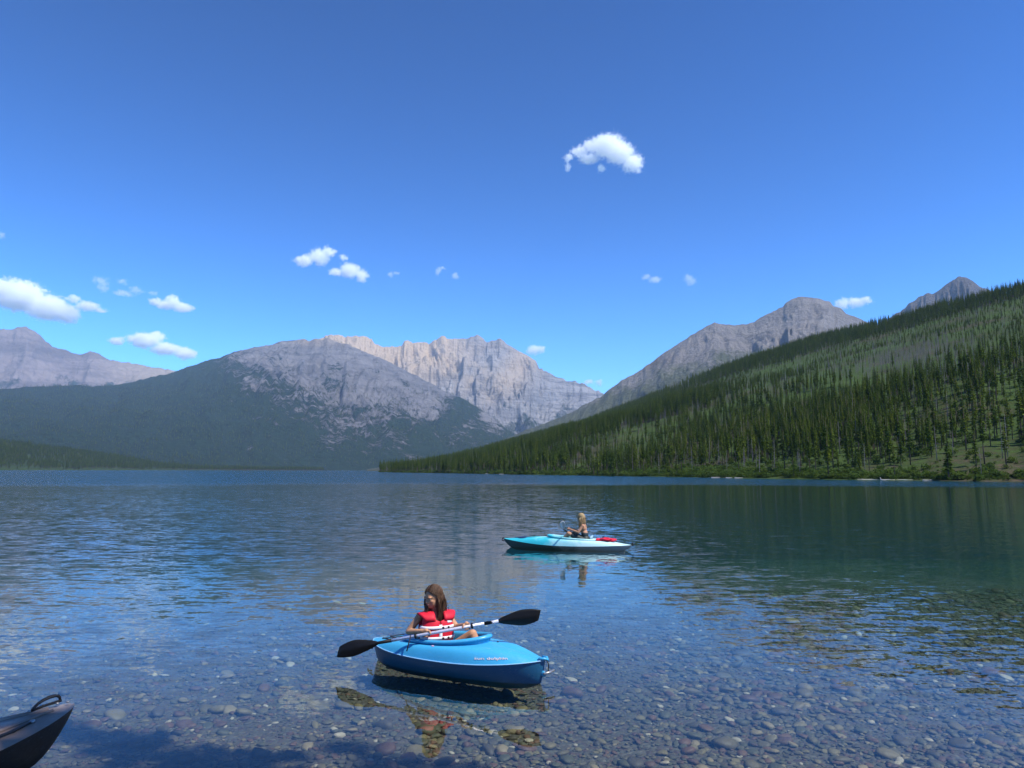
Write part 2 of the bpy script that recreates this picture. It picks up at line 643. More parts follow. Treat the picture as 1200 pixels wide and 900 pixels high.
# distant peak above the hillside
crest_e = [(980, 420), (1030, 378), (1060, 358), (1067, 353), (1075, 350), (1092, 344), (1100, 339), (1106, 335), (1112, 329), (1117, 326), (1121, 324), (1125, 323), (1130, 324.5), (1135, 327), (1142, 333), (1148, 337), (1162, 340), (1175, 346), (1220, 370), (1300, 400)]
P, T, U = mountain('peak', crest_e, [(0, 5600)], [(0, 3600)], 260, 130, 1.3, jag=1.8, gul=0.22, gfreq=1 / 230, seed=67, bumps=0.05)
u, v = project(P)
terrain('distant_peak_terrain', P, mountain_mat('rock_peak', (0.085, 0.08, 0.085), (0.20, 0.18, 0.17), (0.26, 0.2, 0.15), GREYF, (0.1, 0.12, 0.06), 0.005, 0.03, 0.3),
        {'forest': zeros(T) - 0.6, 'tan': zeros(T), 'grass': zeros(T)})

# low wooded spit, far left shore
crest_s = [(-1500, 420), (-700, 470), (-300, 488), (-100, 498), (0, 518), (67, 526), (133, 535), (183, 543), (233, 548.5), (300, 550.3), (380, 551.4)]
P, T, U = mountain('spit', crest_s, [(-1500, 1900), (0, 2300), (233, 2500), (380, 2650)], [(-1500, 800), (0, 1650), (380, 2500)], 320, 60, 1.1, jag=0.2, gul=0.03, gfreq=1 / 300, seed=71, base_z=-8)
SPIT = P


def forest_floor(name, c_lo, c_hi, scale=0.05):
    t = NT(name)
    p = t.pos()
    n = t.noise(p, scale, 8, 0.65)
    n2 = t.noise(p, scale * 8, 5, 0.7)
    c = t.ramp(t.math('ADD', t.math('MULTIPLY', n, 0.5), t.math('MULTIPLY', n2, 0.5)),
               [(0.32, (0.10, 0.075, 0.05)), (0.42, c_lo), (0.52, c_hi), (0.66, tuple(x * 1.15 for x in c_hi))])
    t.principled(c, 0.95, 0.1, 0, t.bump(n2, 1.0, 1.0))
    return t.m


terrain('spit_terrain', P, forest_floor('floor_spit', (0.022, 0.04, 0.014), (0.03, 0.052, 0.018)), {})

# ------------------------------------------------------------------ hillside on the right
shore_px = [(440, 553.2), (480, 554.0), (560, 555.2), (600, 556.0), (700, 557.5), (850, 560.2), (1000, 562.4), (1200, 564.6), (1500, 570), (2300, 590), (4000, 640)]
shore = [ground_at(u_, v_) for u_, v_ in shore_px]
sh_az = np.array([math.atan2(p[0], p[1]) for p in shore])
sh_r = np.array([math.hypot(p[0], p[1]) for p in shore])
ridge_px = [(440, 553.0, 900), (480, 552.5, 950), (560, 534, 1050), (620, 517, 1150), (680, 499, 1200), (740, 476, 1200), (800, 449, 1150), (880, 420, 1080), (950, 402, 1020), (1000, 389, 980),
            (1060, 375, 930), (1100, 364, 900), (1150, 351, 870), (1200, 339, 850), (1300, 318, 800), (1500, 290, 750), (2300, 260, 700), (4000, 200, 700)]
HC, HR = 520, 200
a0, a1 = az_tan(445, 553)[0], az_tan(3000, 500)[0]
ha = a0 + (a1 - a0) * np.linspace(0, 1, HC) ** 1.25
raz = np.array([az_tan(p[0], p[1])[0] for p in ridge_px])
rte = np.array([az_tan(p[0], p[1])[1] for p in ridge_px])
hD = np.interp(ha, raz, [p[2] for p in ridge_px])
hz = CAM_H + hD * np.interp(ha, raz, rte)
hB = np.interp(ha, sh_az, sh_r)
hB = hB * (1 + 0.010 * fbm(ha * 30, 0.0, 0, 3, 3))
ht = np.concatenate([[-0.10, -0.03], np.linspace(0, 1, HR - 22) ** 1.25, 1 + np.linspace(0.03, 0.9, 20)])
T, A = np.meshgrid(ht, ha, indexing='ij')
R = np.maximum(hB[None] + (hD - hB)[None] * T, hB[None] * (1 + np.minimum(T, 0) * 3))
pz = np.where(T <= 0, T * 0.35, np.where(T <= 1, np.clip(T, 0, 1) ** 1.12 * 0.996 + 0.004 * np.clip(T * 30, 0, 1), 1 - (T - 1) * 0.8))
Z = hz[None] * pz
X, Y = R * np.sin(A), R * np.cos(A)
tt = np.clip(T, 0, 1)
Z = Z + (5.0 * fbm(X / 90, Y / 90, 0, 4, 81) + 10 * fbm(X / 260, Y / 260, 0, 3, 82)) * np.clip(tt * 6, 0, 1) * np.clip(1 - tt * 0.75, 0, 1) * np.clip(hz / 60, 0.05, 1)[None]
Z = np.where(T == 0, 0.06, Z)
Z = np.where(T < 0, -0.6 + T * 240, Z)
HILL = np.stack([X, Y, Z], -1)
hu, hv = project(HILL)


def hill_floor():
    t = NT('hill_floor')
    p = t.pos()
    n = t.noise(p, 0.022, 6, 0.6)
    n2 = t.noise(p, 0.35, 6, 0.7)
    m = t.math('ADD', t.math('MULTIPLY', n, 0.55), t.math('MULTIPLY', n2, 0.45))
    c = t.ramp(m, [(0.37, (0.085, 0.066, 0.045)), (0.44, (0.048, 0.056, 0.022)), (0.52, (0.044, 0.074, 0.018)), (0.68, (0.070, 0.112, 0.026))])
    c = t.mix(t.math('MULTIPLY', t.attr('dry'), 0.8), c, t.ramp(n2, [(0.3, (0.13, 0.13, 0.085)), (0.7, (0.17, 0.17, 0.12))]))
    t.principled(c, 0.95, 0.1, 0, t.bump(n2, 1.0, 0.8))
    return t.m


dry = sstep(40, 0, hv - interp([(440, 545), (600, 505), (680, 480), (740, 462), (800, 440), (880, 420), (1000, 380)], hu)) * sstep(860, 700, hu)
nr, nc = HILL.shape[:2]
hill = link('hillside', np_mesh('hillside', HILL.reshape(-1, 3), grid_faces(nr, nc)[:, ::-1], True, {'dry': dry.ravel()}), hill_floor())
tag(hill, kind='structure')


# ------------------------------------------------------------------ trees
def foliage_mat(name, c1, c2, c3, tr=0.4):
    t = NT(name)
    r = t.rnd()
    n = t.noise(t.obj(), 1.6, 3, 0.6)
    base = t.ramp(r, [(0.0, c1), (0.5, c2), (1.0, c3)])
    col = t.mix(t.maprange(n, 0.3, 0.7, 0.0, 0.55), base, tuple(x * 0.55 for x in c1))
    d = t.n('BsdfDiffuse')
    t.put(d.inputs[0], col)
    tl = t.n('BsdfTranslucent')
    t.put(tl.inputs[0], t.mix(0.5, col, (0.12, 0.19, 0.02)))
    mx = t.n('MixShader')
    mx.inputs[0].default_value = tr
    t.t.links.new(d.outputs[0], mx.inputs[1])
    t.t.links.new(tl.outputs[0], mx.inputs[2])
    t.t.links.new(mx.outputs[0], t.out.inputs[0])
    return t.m


M_NEEDLE = foliage_mat('needles', (0.046, 0.082, 0.012), (0.095, 0.145, 0.020), (0.155, 0.195, 0.026))
M_LEAF = foliage_mat('leaves', (0.05, 0.085, 0.02), (0.07, 0.12, 0.026), (0.10, 0.14, 0.03), 0.35)
M_BARK = simple('bark', (0.085, 0.065, 0.05), 0.9, 0.35, 4.0, 0.2)
M_SNAG = simple('dead_wood', (0.20, 0.18, 0.165), 0.9, 0.3, 3.0, 0.2)


def conifer(seed, h=15.0, rmax=1.35, cb=0.28, whorls=24, slim=0.85):
    r = random.Random(seed)
    V, F = [], []
    zs = [cb + (1 - cb) * (k / whorls) ** 0.95 for k in range(whorls)]
    for k, zf in enumerate(zs):
        q = (zf - cb) / (1 - cb)
        rad = rmax * (1 - q) ** slim * min(1.0, 0.45 + q * 3.2)
        nb = 6 if q < 0.6 else 5
        off = r.random() * 6.28
        for b in range(nb):
            if r.random() < 0.13:
                continue
            an = off + 2 * PI * b / nb + r.uniform(-0.35, 0.35)
            L = rad * r.uniform(0.55, 1.2) + 0.12
            z0 = zf * h + r.uniform(-0.2, 0.2)
            dr = r.uniform(-0.05, 0.45) * L
            d = Vector((math.cos(an), math.sin(an), 0))
            s = Vector((-d.y, d.x, 0))
            w = 0.30 * L + 0.10
            p0 = Vector((0, 0, z0))
            p1 = p0 + d * L * 0.5 + Vector((0, 0, 0.08 * L - dr * 0.25))
            p2 = p0 + d * L + Vector((0, 0, -dr))
            n = len(V)
            V += [p0 + Vector((0, 0, 0.06)), p1 + s * w + Vector((0, 0, -0.16 * L)), p1 + Vector((0, 0, 0.06 * L)), p1 - s * w + Vector((0, 0, -0.16 * L)), p2,
                  p1 + d * L * 0.32 + s * w * 0.75 + Vector((0, 0, -0.25 * L)), p1 + d * L * 0.32 - s * w * 0.75 + Vector((0, 0, -0.25 * L)), p0 + Vector((0, 0, -0.28 * L))]
            F += [(n, n + 1, n + 2), (n, n + 2, n + 3), (n + 2, n + 5, n + 4), (n + 2, n + 4, n + 6), (n + 7, n + 2, n + 4)]
    n = len(V)
    V += [Vector((0.09, 0, h * 0.93)), Vector((-0.05, 0.08, h * 0.93)), Vector((-0.05, -0.08, h * 0.93)), Vector((0, 0, h * 1.03))]
    F += [(n, n + 1, n + 3), (n + 1, n + 2, n + 3), (n + 2, n, n + 3)]
    cm = bpy.data.meshes.new('crown')
    cm.from_pydata([tuple(p) for p in V], [], F)
    cm.materials.append(M_NEEDLE)
    mb = MB()
    lx, ly = r.uniform(-.1, .1), r.uniform(-.1, .1)
    mb.tube([(0, 0, -0.6), (lx, ly, h * .3), (lx * .5, ly * .5, h * .7), (0, 0, h * 0.99)], [0.19, 0.15, 0.09, 0.02], 6)
    tm = mb.mesh('trunk')
    tm.materials.append(M_BARK)
    return cm, tm


def snag(seed, h=13.0):
    r = random.Random(seed)
    mb = MB()
    lx, ly = r.uniform(-.35, .35), r.uniform(-.35, .35)
    mb.tube([(0, 0, -0.6), (lx * .3, ly * .3, h * .35), (lx * .7, ly * .7, h * .7), (lx, ly, h)], [0.15, 0.12, 0.08, 0.02], 6)
    tm = mb.mesh('trunk')
    tm.materials.append(M_SNAG)
    mb = MB()
    for k in range(16):
        z = r.uniform(0.3, 0.95) * h
        an = r.uniform(0, 6.28)
        L = (1 - z / h) * 1.5 + 0.35
        c = Vector((lx * z / h, ly * z / h, z))
        mb.tube([c, c + Vector((math.cos(an) * L, math.sin(an) * L, r.uniform(-.4, .3) * L))], [0.045, 0.015], 3)
    bm_ = mb.mesh('branches')
    bm_.materials.append(M_SNAG)
    return bm_, tm


def joined(name, meshes):
    V, F, MI, mats = [], [], [], []
    for me in meshes:
        n = len(V)
        V += [tuple(v_.co) for v_ in me.vertices]
        mats.append(me.materials[0])
        for p_ in me.polygons:
            F.append(tuple(i + n for i in p_.vertices))
            MI.append(len(mats) - 1)
    r = bpy.data.meshes.new(name)
    r.from_pydata(V, [], F)
    for m_ in mats:
        r.materials.append(m_)
    r.polygons.foreach_set('material_index', MI)
    return r


def bush(seed, n=150, r0=1.0, hgt=1.0, mat=None):
    r = random.Random(seed)
    V, F = [], []
    lobes = [(r.uniform(-.5, .5), r.uniform(-.5, .5), r.uniform(0.3, .8), r.uniform(.35, .65)) for _ in range(6)]
    for k in range(n):
        lx, ly, lz, lr = r.choice(lobes)
        d = Vector((r.gauss(0, 1), r.gauss(0, 1), r.gauss(0, 1) * .8)).normalized() * lr * r.uniform(.6, 1.05)
        c = Vector((lx + d.x, ly + d.y, max(0.02, lz + d.z) * hgt)) * r0
        a = Vector((r.gauss(0, 1), r.gauss(0, 1), r.gauss(0, 1))).normalized()
        b = a.orthogonal().normalized()
        s = r0 * r.uniform(.10, .2)
        i = len(V)
        V += [c - a * s, c + b * s * .6, c + a * s, c - b * s * .6]
        F.append((i, i + 1, i + 2, i + 3))
    me = bpy.data.meshes.new('bush')
    me.from_pydata([tuple(p) for p in V], [], F)
    me.materials.append(mat or M_LEAF)
    return me


def scatter(name, pts, rot, scl, idx, protos, label, cat, parent=None):
    """one object: protos scattered over points (for what nobody could count)"""
    me = np_mesh(name, pts, np.zeros((0, 3)), attrs={'rot': rot, 'scl': scl, 'idx': np.asarray(idx, np.int32)})
    o = link(name, me, None, parent)
    ng = bpy.data.node_groups.new(name, 'GeometryNodeTree')
    ng.interface.new_socket('Geometry', in_out='INPUT', socket_type='NodeSocketGeometry')
    ng.interface.new_socket('Geometry', in_out='OUTPUT', socket_type='NodeSocketGeometry')
    gi, go = ng.nodes.new('NodeGroupInput'), ng.nodes.new('NodeGroupOutput')
    iop = ng.nodes.new('GeometryNodeInstanceOnPoints')
    jn = ng.nodes.new('GeometryNodeJoinGeometry')
    for pm_ in protos:
        po = bpy.data.objects.new(pm_.name + '_source', pm_)
        oi = ng.nodes.new('GeometryNodeObjectInfo')
        oi.inputs['Object'].default_value = po
        oi.inputs['As Instance'].default_value = True
        ng.links.new(oi.outputs['Geometry'], jn.inputs[0])

    def na(n_, ty):
        nd = ng.nodes.new('GeometryNodeInputNamedAttribute')
        nd.data_type = ty
        nd.inputs[0].default_value = n_
        return next(s_ for s_ in nd.outputs if s_.enabled)
    e2r = ng.nodes.new('FunctionNodeEulerToRotation')
    ng.links.new(na('rot', 'FLOAT_VECTOR'), e2r.inputs[0])
    ng.links.new(gi.outputs[0], iop.inputs['Points'])
    ng.links.new(jn.outputs[0], iop.inputs['Instance'])
    iop.inputs['Pick Instance'].default_value = True
    ng.links.new(na('idx', 'INT'), iop.inputs['Instance Index'])
    ng.links.new(e2r.outputs[0], iop.inputs['Rotation'])
    ng.links.new(na('scl', 'FLOAT_VECTOR'), iop.inputs['Scale'])
    ng.links.new(iop.outputs[0], go.inputs[0])
    md = o.modifiers.new('scatter', 'NODES')
    md.node_group = ng
    if parent is None:
        tag(o, label, cat, kind='stuff')
    else:
        tag(o, label, kind='stuff')
    return o


CON = [conifer(100 + k, 15, rm, cb, wh) for k, (rm, cb, wh) in enumerate([(1.25, .22, 24), (1.45, .30, 24), (1.1, .36, 22), (1.55, .14, 26), (1.3, .45, 20)])]
SNG = [snag(200 + k) for k in range(3)]
CONJ = [joined('conifer_mesh', c) for c in CON]
SNGJ = [joined('snag_mesh', c) for c in SNG]

# where trees grow on the hillside
front_top = interp([(440, 545), (560, 530), (650, 505), (720, 488), (800, 468), (900, 452), (1000, 438), (1100, 424), (1200, 405), (1400, 380)], hu)
shore_v = interp([(440, 553), (700, 557.5), (1000, 562.4), (1200, 564.6), (1600, 572)], hu)
nzh = fbm(HILL[..., 0] / 55, HILL[..., 1] / 55, 0, 4, 91)
front = sstep(-10, 8, hv - front_top + 10 * nzh)
belt = sstep(shore_v - 3, shore_v - 22, hv + 5 * nzh)
ridge_v = hv[np.argmin(np.abs(ht - 1.0))]
top = sstep(16, 4, hv - ridge_v[None, :] + 5 * nzh) * sstep(780, 860, hu)
land = (T > 0.0008) & (T < 1.06) & (hu > 440) & (hu < 1330)
den = (front * (0.5 + 0.5 * belt) * np.clip(0.8 + 1.25 * nzh, 0.12, 1.6) + (1 - front) * np.clip(0.42 + 0.6 * nzh, 0.10, 0.9) + top * 1.2) * land
dead_zone = np.exp(-((hu - 1075) / 70) ** 2 - ((hv - 428 + (hu - 1075) * 0.15) / 16) ** 2) + 0.9 * dry * (1 - front)
den = den * (1 + 1.6 * sstep(860, 640, hu))
dden = (0.10 * front + 0.9 * dead_zone + 0.05 * (1 - front)) * land
den = den * np.clip(1 - 0.85 * dead_zone, 0.05, 1)

NT_ = 42000
tp = sample_grid(HILL, NT_, den)
pu, pv = project(tp)
ft = interp([(440, 545), (560, 530), (650, 505), (720, 488), (800, 468), (900, 452), (1000, 438), (1100, 424), (1200, 405), (1400, 380)], pu)
big = sstep(-14, 6, pv - ft)
rid = np.interp(np.arctan2(tp[:, 0], tp[:, 1]), ha, ridge_v)
big = np.maximum(big, sstep(18, 6, pv - rid))
th_ = (2.8 + rng.random(NT_) * 3.6) * (1 - big) + big * (5.5 + 8.5 * rng.random(NT_) ** 1.2)
dist = np.linalg.norm(tp, axis=1)
order = np.argsort(-(th_ / dist) * ((pu > 5) & (pu < 1195) & (pv < 562)))
ind = order[:255]
rest = order[255:]
td = sample_grid(HILL, 3400, dden)
du, dv = project(td)
dh = 5.5 + 5 * rng.random(len(td))
dd = np.linalg.norm(td, axis=1)
dorder = np.argsort(-(dh / dd) * ((du > 5) & (du < 1195)))
dind, drest = dorder[:36], dorder[36:]


def v3(n, rot=False):
    z_ = np.zeros((n, 3))
    if rot:
        z_[:, 2] = rng.random(n) * 6.28
        z_[:, 0] = rng.normal(0, 0.025, n)
        z_[:, 1] = rng.normal(0, 0.025, n)
    return z_


def scl3(s_, w_=None):
    w_ = s_ if w_ is None else w_
    return np.stack([w_, w_, s_], 1)


s_ = th_[rest] / 15
scatter('hillside_forest', tp[rest], v3(len(rest), True), scl3(s_, s_ * (0.85 + 0.4 * rng.random(len(rest)))), rng.integers(0, 5, len(rest)), CONJ,
        'dense green conifer forest covering the hillside across the lake', 'forest')
s_ = dh[drest] / 13
scatter('dead_forest', td[drest], v3(len(drest), True), scl3(s_), rng.integers(0, 3, len(drest)), SNGJ,
        'burned grey leafless tree stand scattered over the upper hillside', 'dead trees')

KINDS = ['slender green conifer with tapering crown on the wooded lakeshore slope', 'broad crowned green conifer on the wooded lakeshore slope',
         'thin narrow conifer with bare lower trunk on the lakeshore slope', 'full skirted conifer branched almost to the ground on the lakeshore slope',
         'conifer with tufted top and long bare trunk on the lakeshore slope']
GRP = ['slender conifers on the lakeshore slope', 'broad conifers on the lakeshore slope', 'thin conifers on the lakeshore slope', 'full skirted conifers on the lakeshore slope', 'tufted conifers on the lakeshore slope']
for k in ind:
    q = int(rng.integers(0, 5))
    e = empty('conifer_tree', tp[k], rng.random() * 6.28)
    sc_ = th_[k] / 15
    w_ = sc_ * rng.uniform(.85, 1.25)
    e.scale = (w_, w_, sc_)
    tag(e, KINDS[q], 'tree', GRP[q])
    link('trunk', CON[q][1], None, e)
    link('crown', CON[q][0], None, e)
for k in dind:
    q = int(rng.integers(0, 3))
    e = empty('dead_tree', td[k], rng.random() * 6.28)
    sc_ = dh[k] / 13
    e.scale = (sc_, sc_, sc_)
    tag(e, 'bare pale grey dead tree trunk standing among the green conifers', 'dead tree', 'dead snags on the lakeshore slope')
    link('trunk', SNG[q][1], None, e)
    link('branches', SNG[q][0], None, e)

# tall conifers on the near bank beside the camera; they shade the shallows on the left
for k, (x_, y_, h_, q) in enumerate([(6.6, 1.2, 14.0, 3), (4.9, 0.1, 17.0, 3), (4.6, 1.4, 15.0, 3)]):
    e = empty('conifer_tree', (x_, y_, 0.2), 1.3 * k)
    e.scale = (h_ / 15 * 1.1, h_ / 15 * 1.1, h_ / 15)
    tag(e, ['shortest conifer on the near bank', 'tallest conifer on the near bank', 'medium tall conifer on the near bank close to the water edge'][k], 'tree')
    link('trunk', CON[q][1], None, e)
    link('crown', CON[q][0], None, e)

# undergrowth of the hillside, thick along the water
BUSH = [bush(300 + k) for k in range(4)]
uden = (0.6 + 5.0 * sstep(14, 2, shore_v - hv) + 0.6 * (nzh > 0.1)) * land * sstep(420, 250, np.linalg.norm(HILL, axis=-1)) + 6.0 * land * sstep(9, 2, shore_v - hv)
ub = sample_grid(HILL, 19000, uden)
us_ = 0.35 + 1.3 * rng.random(len(ub)) ** 2.5
scatter('hillside_undergrowth', ub, v3(len(ub), True), scl3(us_, us_ * 1.2), rng.integers(0, 4, len(ub)), BUSH,
        'bright green shrubby undergrowth along the wooded far shore', 'undergrowth')

# bleached logs on the shore of the hillside
M_LOG = simple('bleached_wood', (0.55, 0.52, 0.46), 0.8, 0.2, 6.0, 0.2)
LOGL = ['long bleached driftwood log on the wooded far shoreline', 'short bleached driftwood log on the wooded far shoreline', 'thick pale driftwood log with a root stub on the far shoreline']
for k, (u_, L_, q) in enumerate([(842, 4.2, 0), (856, 2.6, 1), (868, 3.4, 1), (1022, 4.6, 0), (1040, 3.0, 2), (1058, 4.4, 0), (1090, 3.0, 1), (1010, 2.4, 1), (590, 5, 0), (573, 4.4, 0)]):
    az = az_tan(u_, 560)[0]
    rr = float(np.interp(az, ha, hB)) + 0.6
    g = Vector((rr * math.sin(az), rr * math.cos(az), 0.10))
    mb = MB()
    n_ = 7
    mb.tube([((i_ / (n_ - 1) - .5) * L_, 0.12 * math.sin(i_ * 1.3 + k), 0.03 * math.cos(i_ * 2)) for i_ in range(n_)], [0.12 - 0.009 * i_ for i_ in range(n_)], 8)
    if q == 2:
        mb.tube([(-L_ / 2 + .15, 0, .05), (-L_ / 2 - .1, .1, .55)], [.13, .04], 6)
    e = mb.build('driftwood_log', M_LOG)
    e.location = g
    e.rotation_euler = (0, 0, -az + rng.uniform(-.3, .3))
    tag(e, LOGL[q], 'log', 'driftwood logs on the far shore' + ('', ', short', ', thick')[q])

# woods on the far left shore
wsp = np.clip(1 + 0.8 * fbm(SPIT[..., 0] / 120, SPIT[..., 1] / 120, 0, 3, 5), .1, 2)
su, sv = project(SPIT)
wsp = wsp * ((su > -40) & (su < 420) & (SPIT[..., 2] > 0.2))
sp = sample_grid(SPIT, 9000, wsp)
ss = (8 + 8 * rng.random(len(sp))) / 15
scatter('spit_forest', sp, v3(len(sp), True), scl3(ss, ss * 1.25), rng.integers(0, 5, len(sp)), CONJ, 'dark conifer forest on the low spit of the far left shore', 'forest')
du_, dv_ = project(DOME)
wd = ((dv_ > 452) & (du_ > -40) & (du_ < 640) & (DOME[..., 2] > 1)) * np.clip(1.0 + 0.9 * fbm(DOME[..., 0] / 250, DOME[..., 1] / 250, 0, 4, 6), .05, 2) * np.clip(fo + .15, 0, 1)
dp = sample_grid(DOME, 16000, wd)
ss = (14 + 10 * rng.random(len(dp))) / 15
scatter('mountain_forest', dp, v3(len(dp), True), scl3(ss, ss * 1.5), rng.integers(0, 5, len(dp)), CONJ, 'hazy blue green forest on the lower slopes of the wooded mountain', 'forest')


# ------------------------------------------------------------------ lakebed, beach and stones
def bed_z(x, y):
    ys = 3.3 + 0.25 * vnoise(x / 2.5, 0.0, 0, 5) - 0.12 * np.clip(-x - 2.5, 0, 3)
    d = y - ys
    z = np.where(d < 0, -d * 0.16 - 0.0, 0)
    dep = np.interp(d, [0, 2, 5, 9, 15, 22, 30, 45, 70, 120, 400], [0, 0.13, 0.24, 0.38, 0.66, 1.1, 1.8, 3.6, 8, 22, 24])
    z = np.where(d < 0, np.minimum(-d * 0.14, 6 + 0 * d), -dep)
    z = z + 0.035 * fbm(x / 1.3, y / 1.3, 0, 3, 44) * np.clip(1 - (np.abs(x) + np.abs(y)) / 80, 0, 1)
    return z


g1 = np.concatenate([np.linspace(0, 16, 75), 16 * (17000 / 16) ** (np.linspace(0, 1, 46)[1:])])
gx = np.concatenate([-g1[::-1][:-1], g1])
gy = gx + 6.0
BX, BY = np.meshgrid(gx, gy, indexing='xy')
BZ = bed_z(BX, BY)
Pb = np.stack([BX, BY, BZ], -1)


def bed_mat():
    t = NT('lakebed_gravel')
    p = t.pos()
    vo = t.n('TexVoronoi')
    t.put(vo.inputs['Vector'], p)
    vo.inputs['Scale'].default_value = 22
    rv = t.n('SeparateColor')
    t.t.links.new(vo.outputs['Color'], rv.inputs[0])
    c = t.ramp(rv.outputs[0], [(0.0, (0.06, 0.055, 0.042)), (0.35, (0.09, 0.085, 0.06)), (0.6, (0.07, 0.05, 0.042)), (0.8, (0.075, 0.08, 0.06)), (1.0, (0.13, 0.12, 0.09))])
    h = t.math('SUBTRACT', 1.0, vo.outputs['Distance'])
    t.principled(c, 0.85, 0.2, 0, t.bump(h, 1.0, 0.02))
    return t.m


bed = link('lakebed', np_mesh('lakebed', Pb.reshape(-1, 3), grid_faces(len(gy), len(gx)), True), bed_mat())
tag(bed, kind='structure')


def stone_mat():
    t = NT('lake_stone')
    r = t.rnd()
    p = t.obj()
    n = t.noise(p, 3.0, 6, 0.65)
    base = t.ramp(r, [(0.0, (0.10, 0.09, 0.05)), (0.16, (0.06, 0.066, 0.04)), (0.30, (0.11, 0.062, 0.038)), (0.42, (0.055, 0.052, 0.038)), (0.55, (0.15, 0.13, 0.062)),
                      (0.66, (0.085, 0.05, 0.036)), (0.74, (0.07, 0.075, 0.045)), (0.87, (0.21, 0.175, 0.095)), (0.93, (0.06, 0.056, 0.042)), (0.975, (0.36, 0.33, 0.24))], 'CONSTANT')
    c = t.mix(t.maprange(n, 0.25, 0.75, 0.0, 0.6), base, t.mix(0.5, base, (0.06, 0.055, 0.03)))
    t.principled(c, 0.6, 0.35, 0, t.bump(n, 0.5, 0.02))
    return t.m


M_STONE = stone_mat()


def stone_mesh(seed, sub=2):
    bm = bmesh.new()
    bmesh.ops.create_icosphere(bm, subdivisions=sub, radius=0.5)
    r = np.random.default_rng(seed)
    P_ = np.array([v_.co[:] for v_ in bm.verts])
    P_ = P_ * (1 + 0.30 * vnoise(P_[:, 0] * 1.7 + seed * 3.1, P_[:, 1] * 1.7, P_[:, 2] * 1.7, seed))[:, None]
    for _ in range(5):                         # worn facets
        d = r.normal(size=3)
        d /= np.linalg.norm(d)
        k = P_ @ d
        lim = 0.36
        P_ = P_ - np.outer(np.maximum(k - lim, 0) * 0.75, d)
    P_ *= np.array([1.0, r.uniform(.6, .95), r.uniform(.26, .5)])
    for v_, q in zip(bm.verts, P_):
        v_.co = q
    me = bpy.data.meshes.new('stone')
    bm.to_mesh(me)
    bm.free()
    me.polygons.foreach_set('use_smooth', np.ones(len(me.polygons), bool))
    me.materials.append(M_STONE)
    return me


STN = [stone_mesh(500 + k) for k in range(12)]
NS = 48000
yy = 4.3 + 13.0 * rng.random(NS) ** 1.25
xx = (rng.random(NS) * 2 - 1) * (0.76 * yy + 0.9)
sz = np.clip(0.037 * np.exp(rng.normal(0, 0.55, NS)), 0.016, 0.19)
sz = sz * (1 + 0.25 * sstep(-1, 4, xx)) * np.clip(1 + 0.35 * fbm(xx / 1.1, yy / 1.1, 0, 3, 61), 0.6, 1.5)
zz = bed_z(xx, yy)
scale = np.stack([sz, sz, sz], 1) * (0.85 + 0.3 * rng.random((NS, 3)))
rot = np.stack([rng.normal(0, .16, NS), rng.normal(0, .16, NS), rng.random(NS) * 6.28], 1)
pts = np.stack([xx, yy, zz + sz * 0.10], 1)
idx = rng.integers(0, 12, NS)
su_, sv_ = project(pts)
vis = (su_ > 2) & (su_ < 1198) & (sv_ < 897) & (sv_ > 690)
app = sz / np.hypot(xx, yy) ** 1.6 * vis
so_ = np.argsort(-app)
for k in so_[:296]:
    o = link('stone', STN[idx[k]], None, bed)
    o.location = pts[k]
    o.rotation_euler = rot[k]
    o.scale = scale[k]
k = so_[296:]
scatter('pebbles', pts[k], rot[k], scale[k], idx[k], STN, 'rounded pebbles covering the shallow lakebed', 'pebbles', parent=bed)


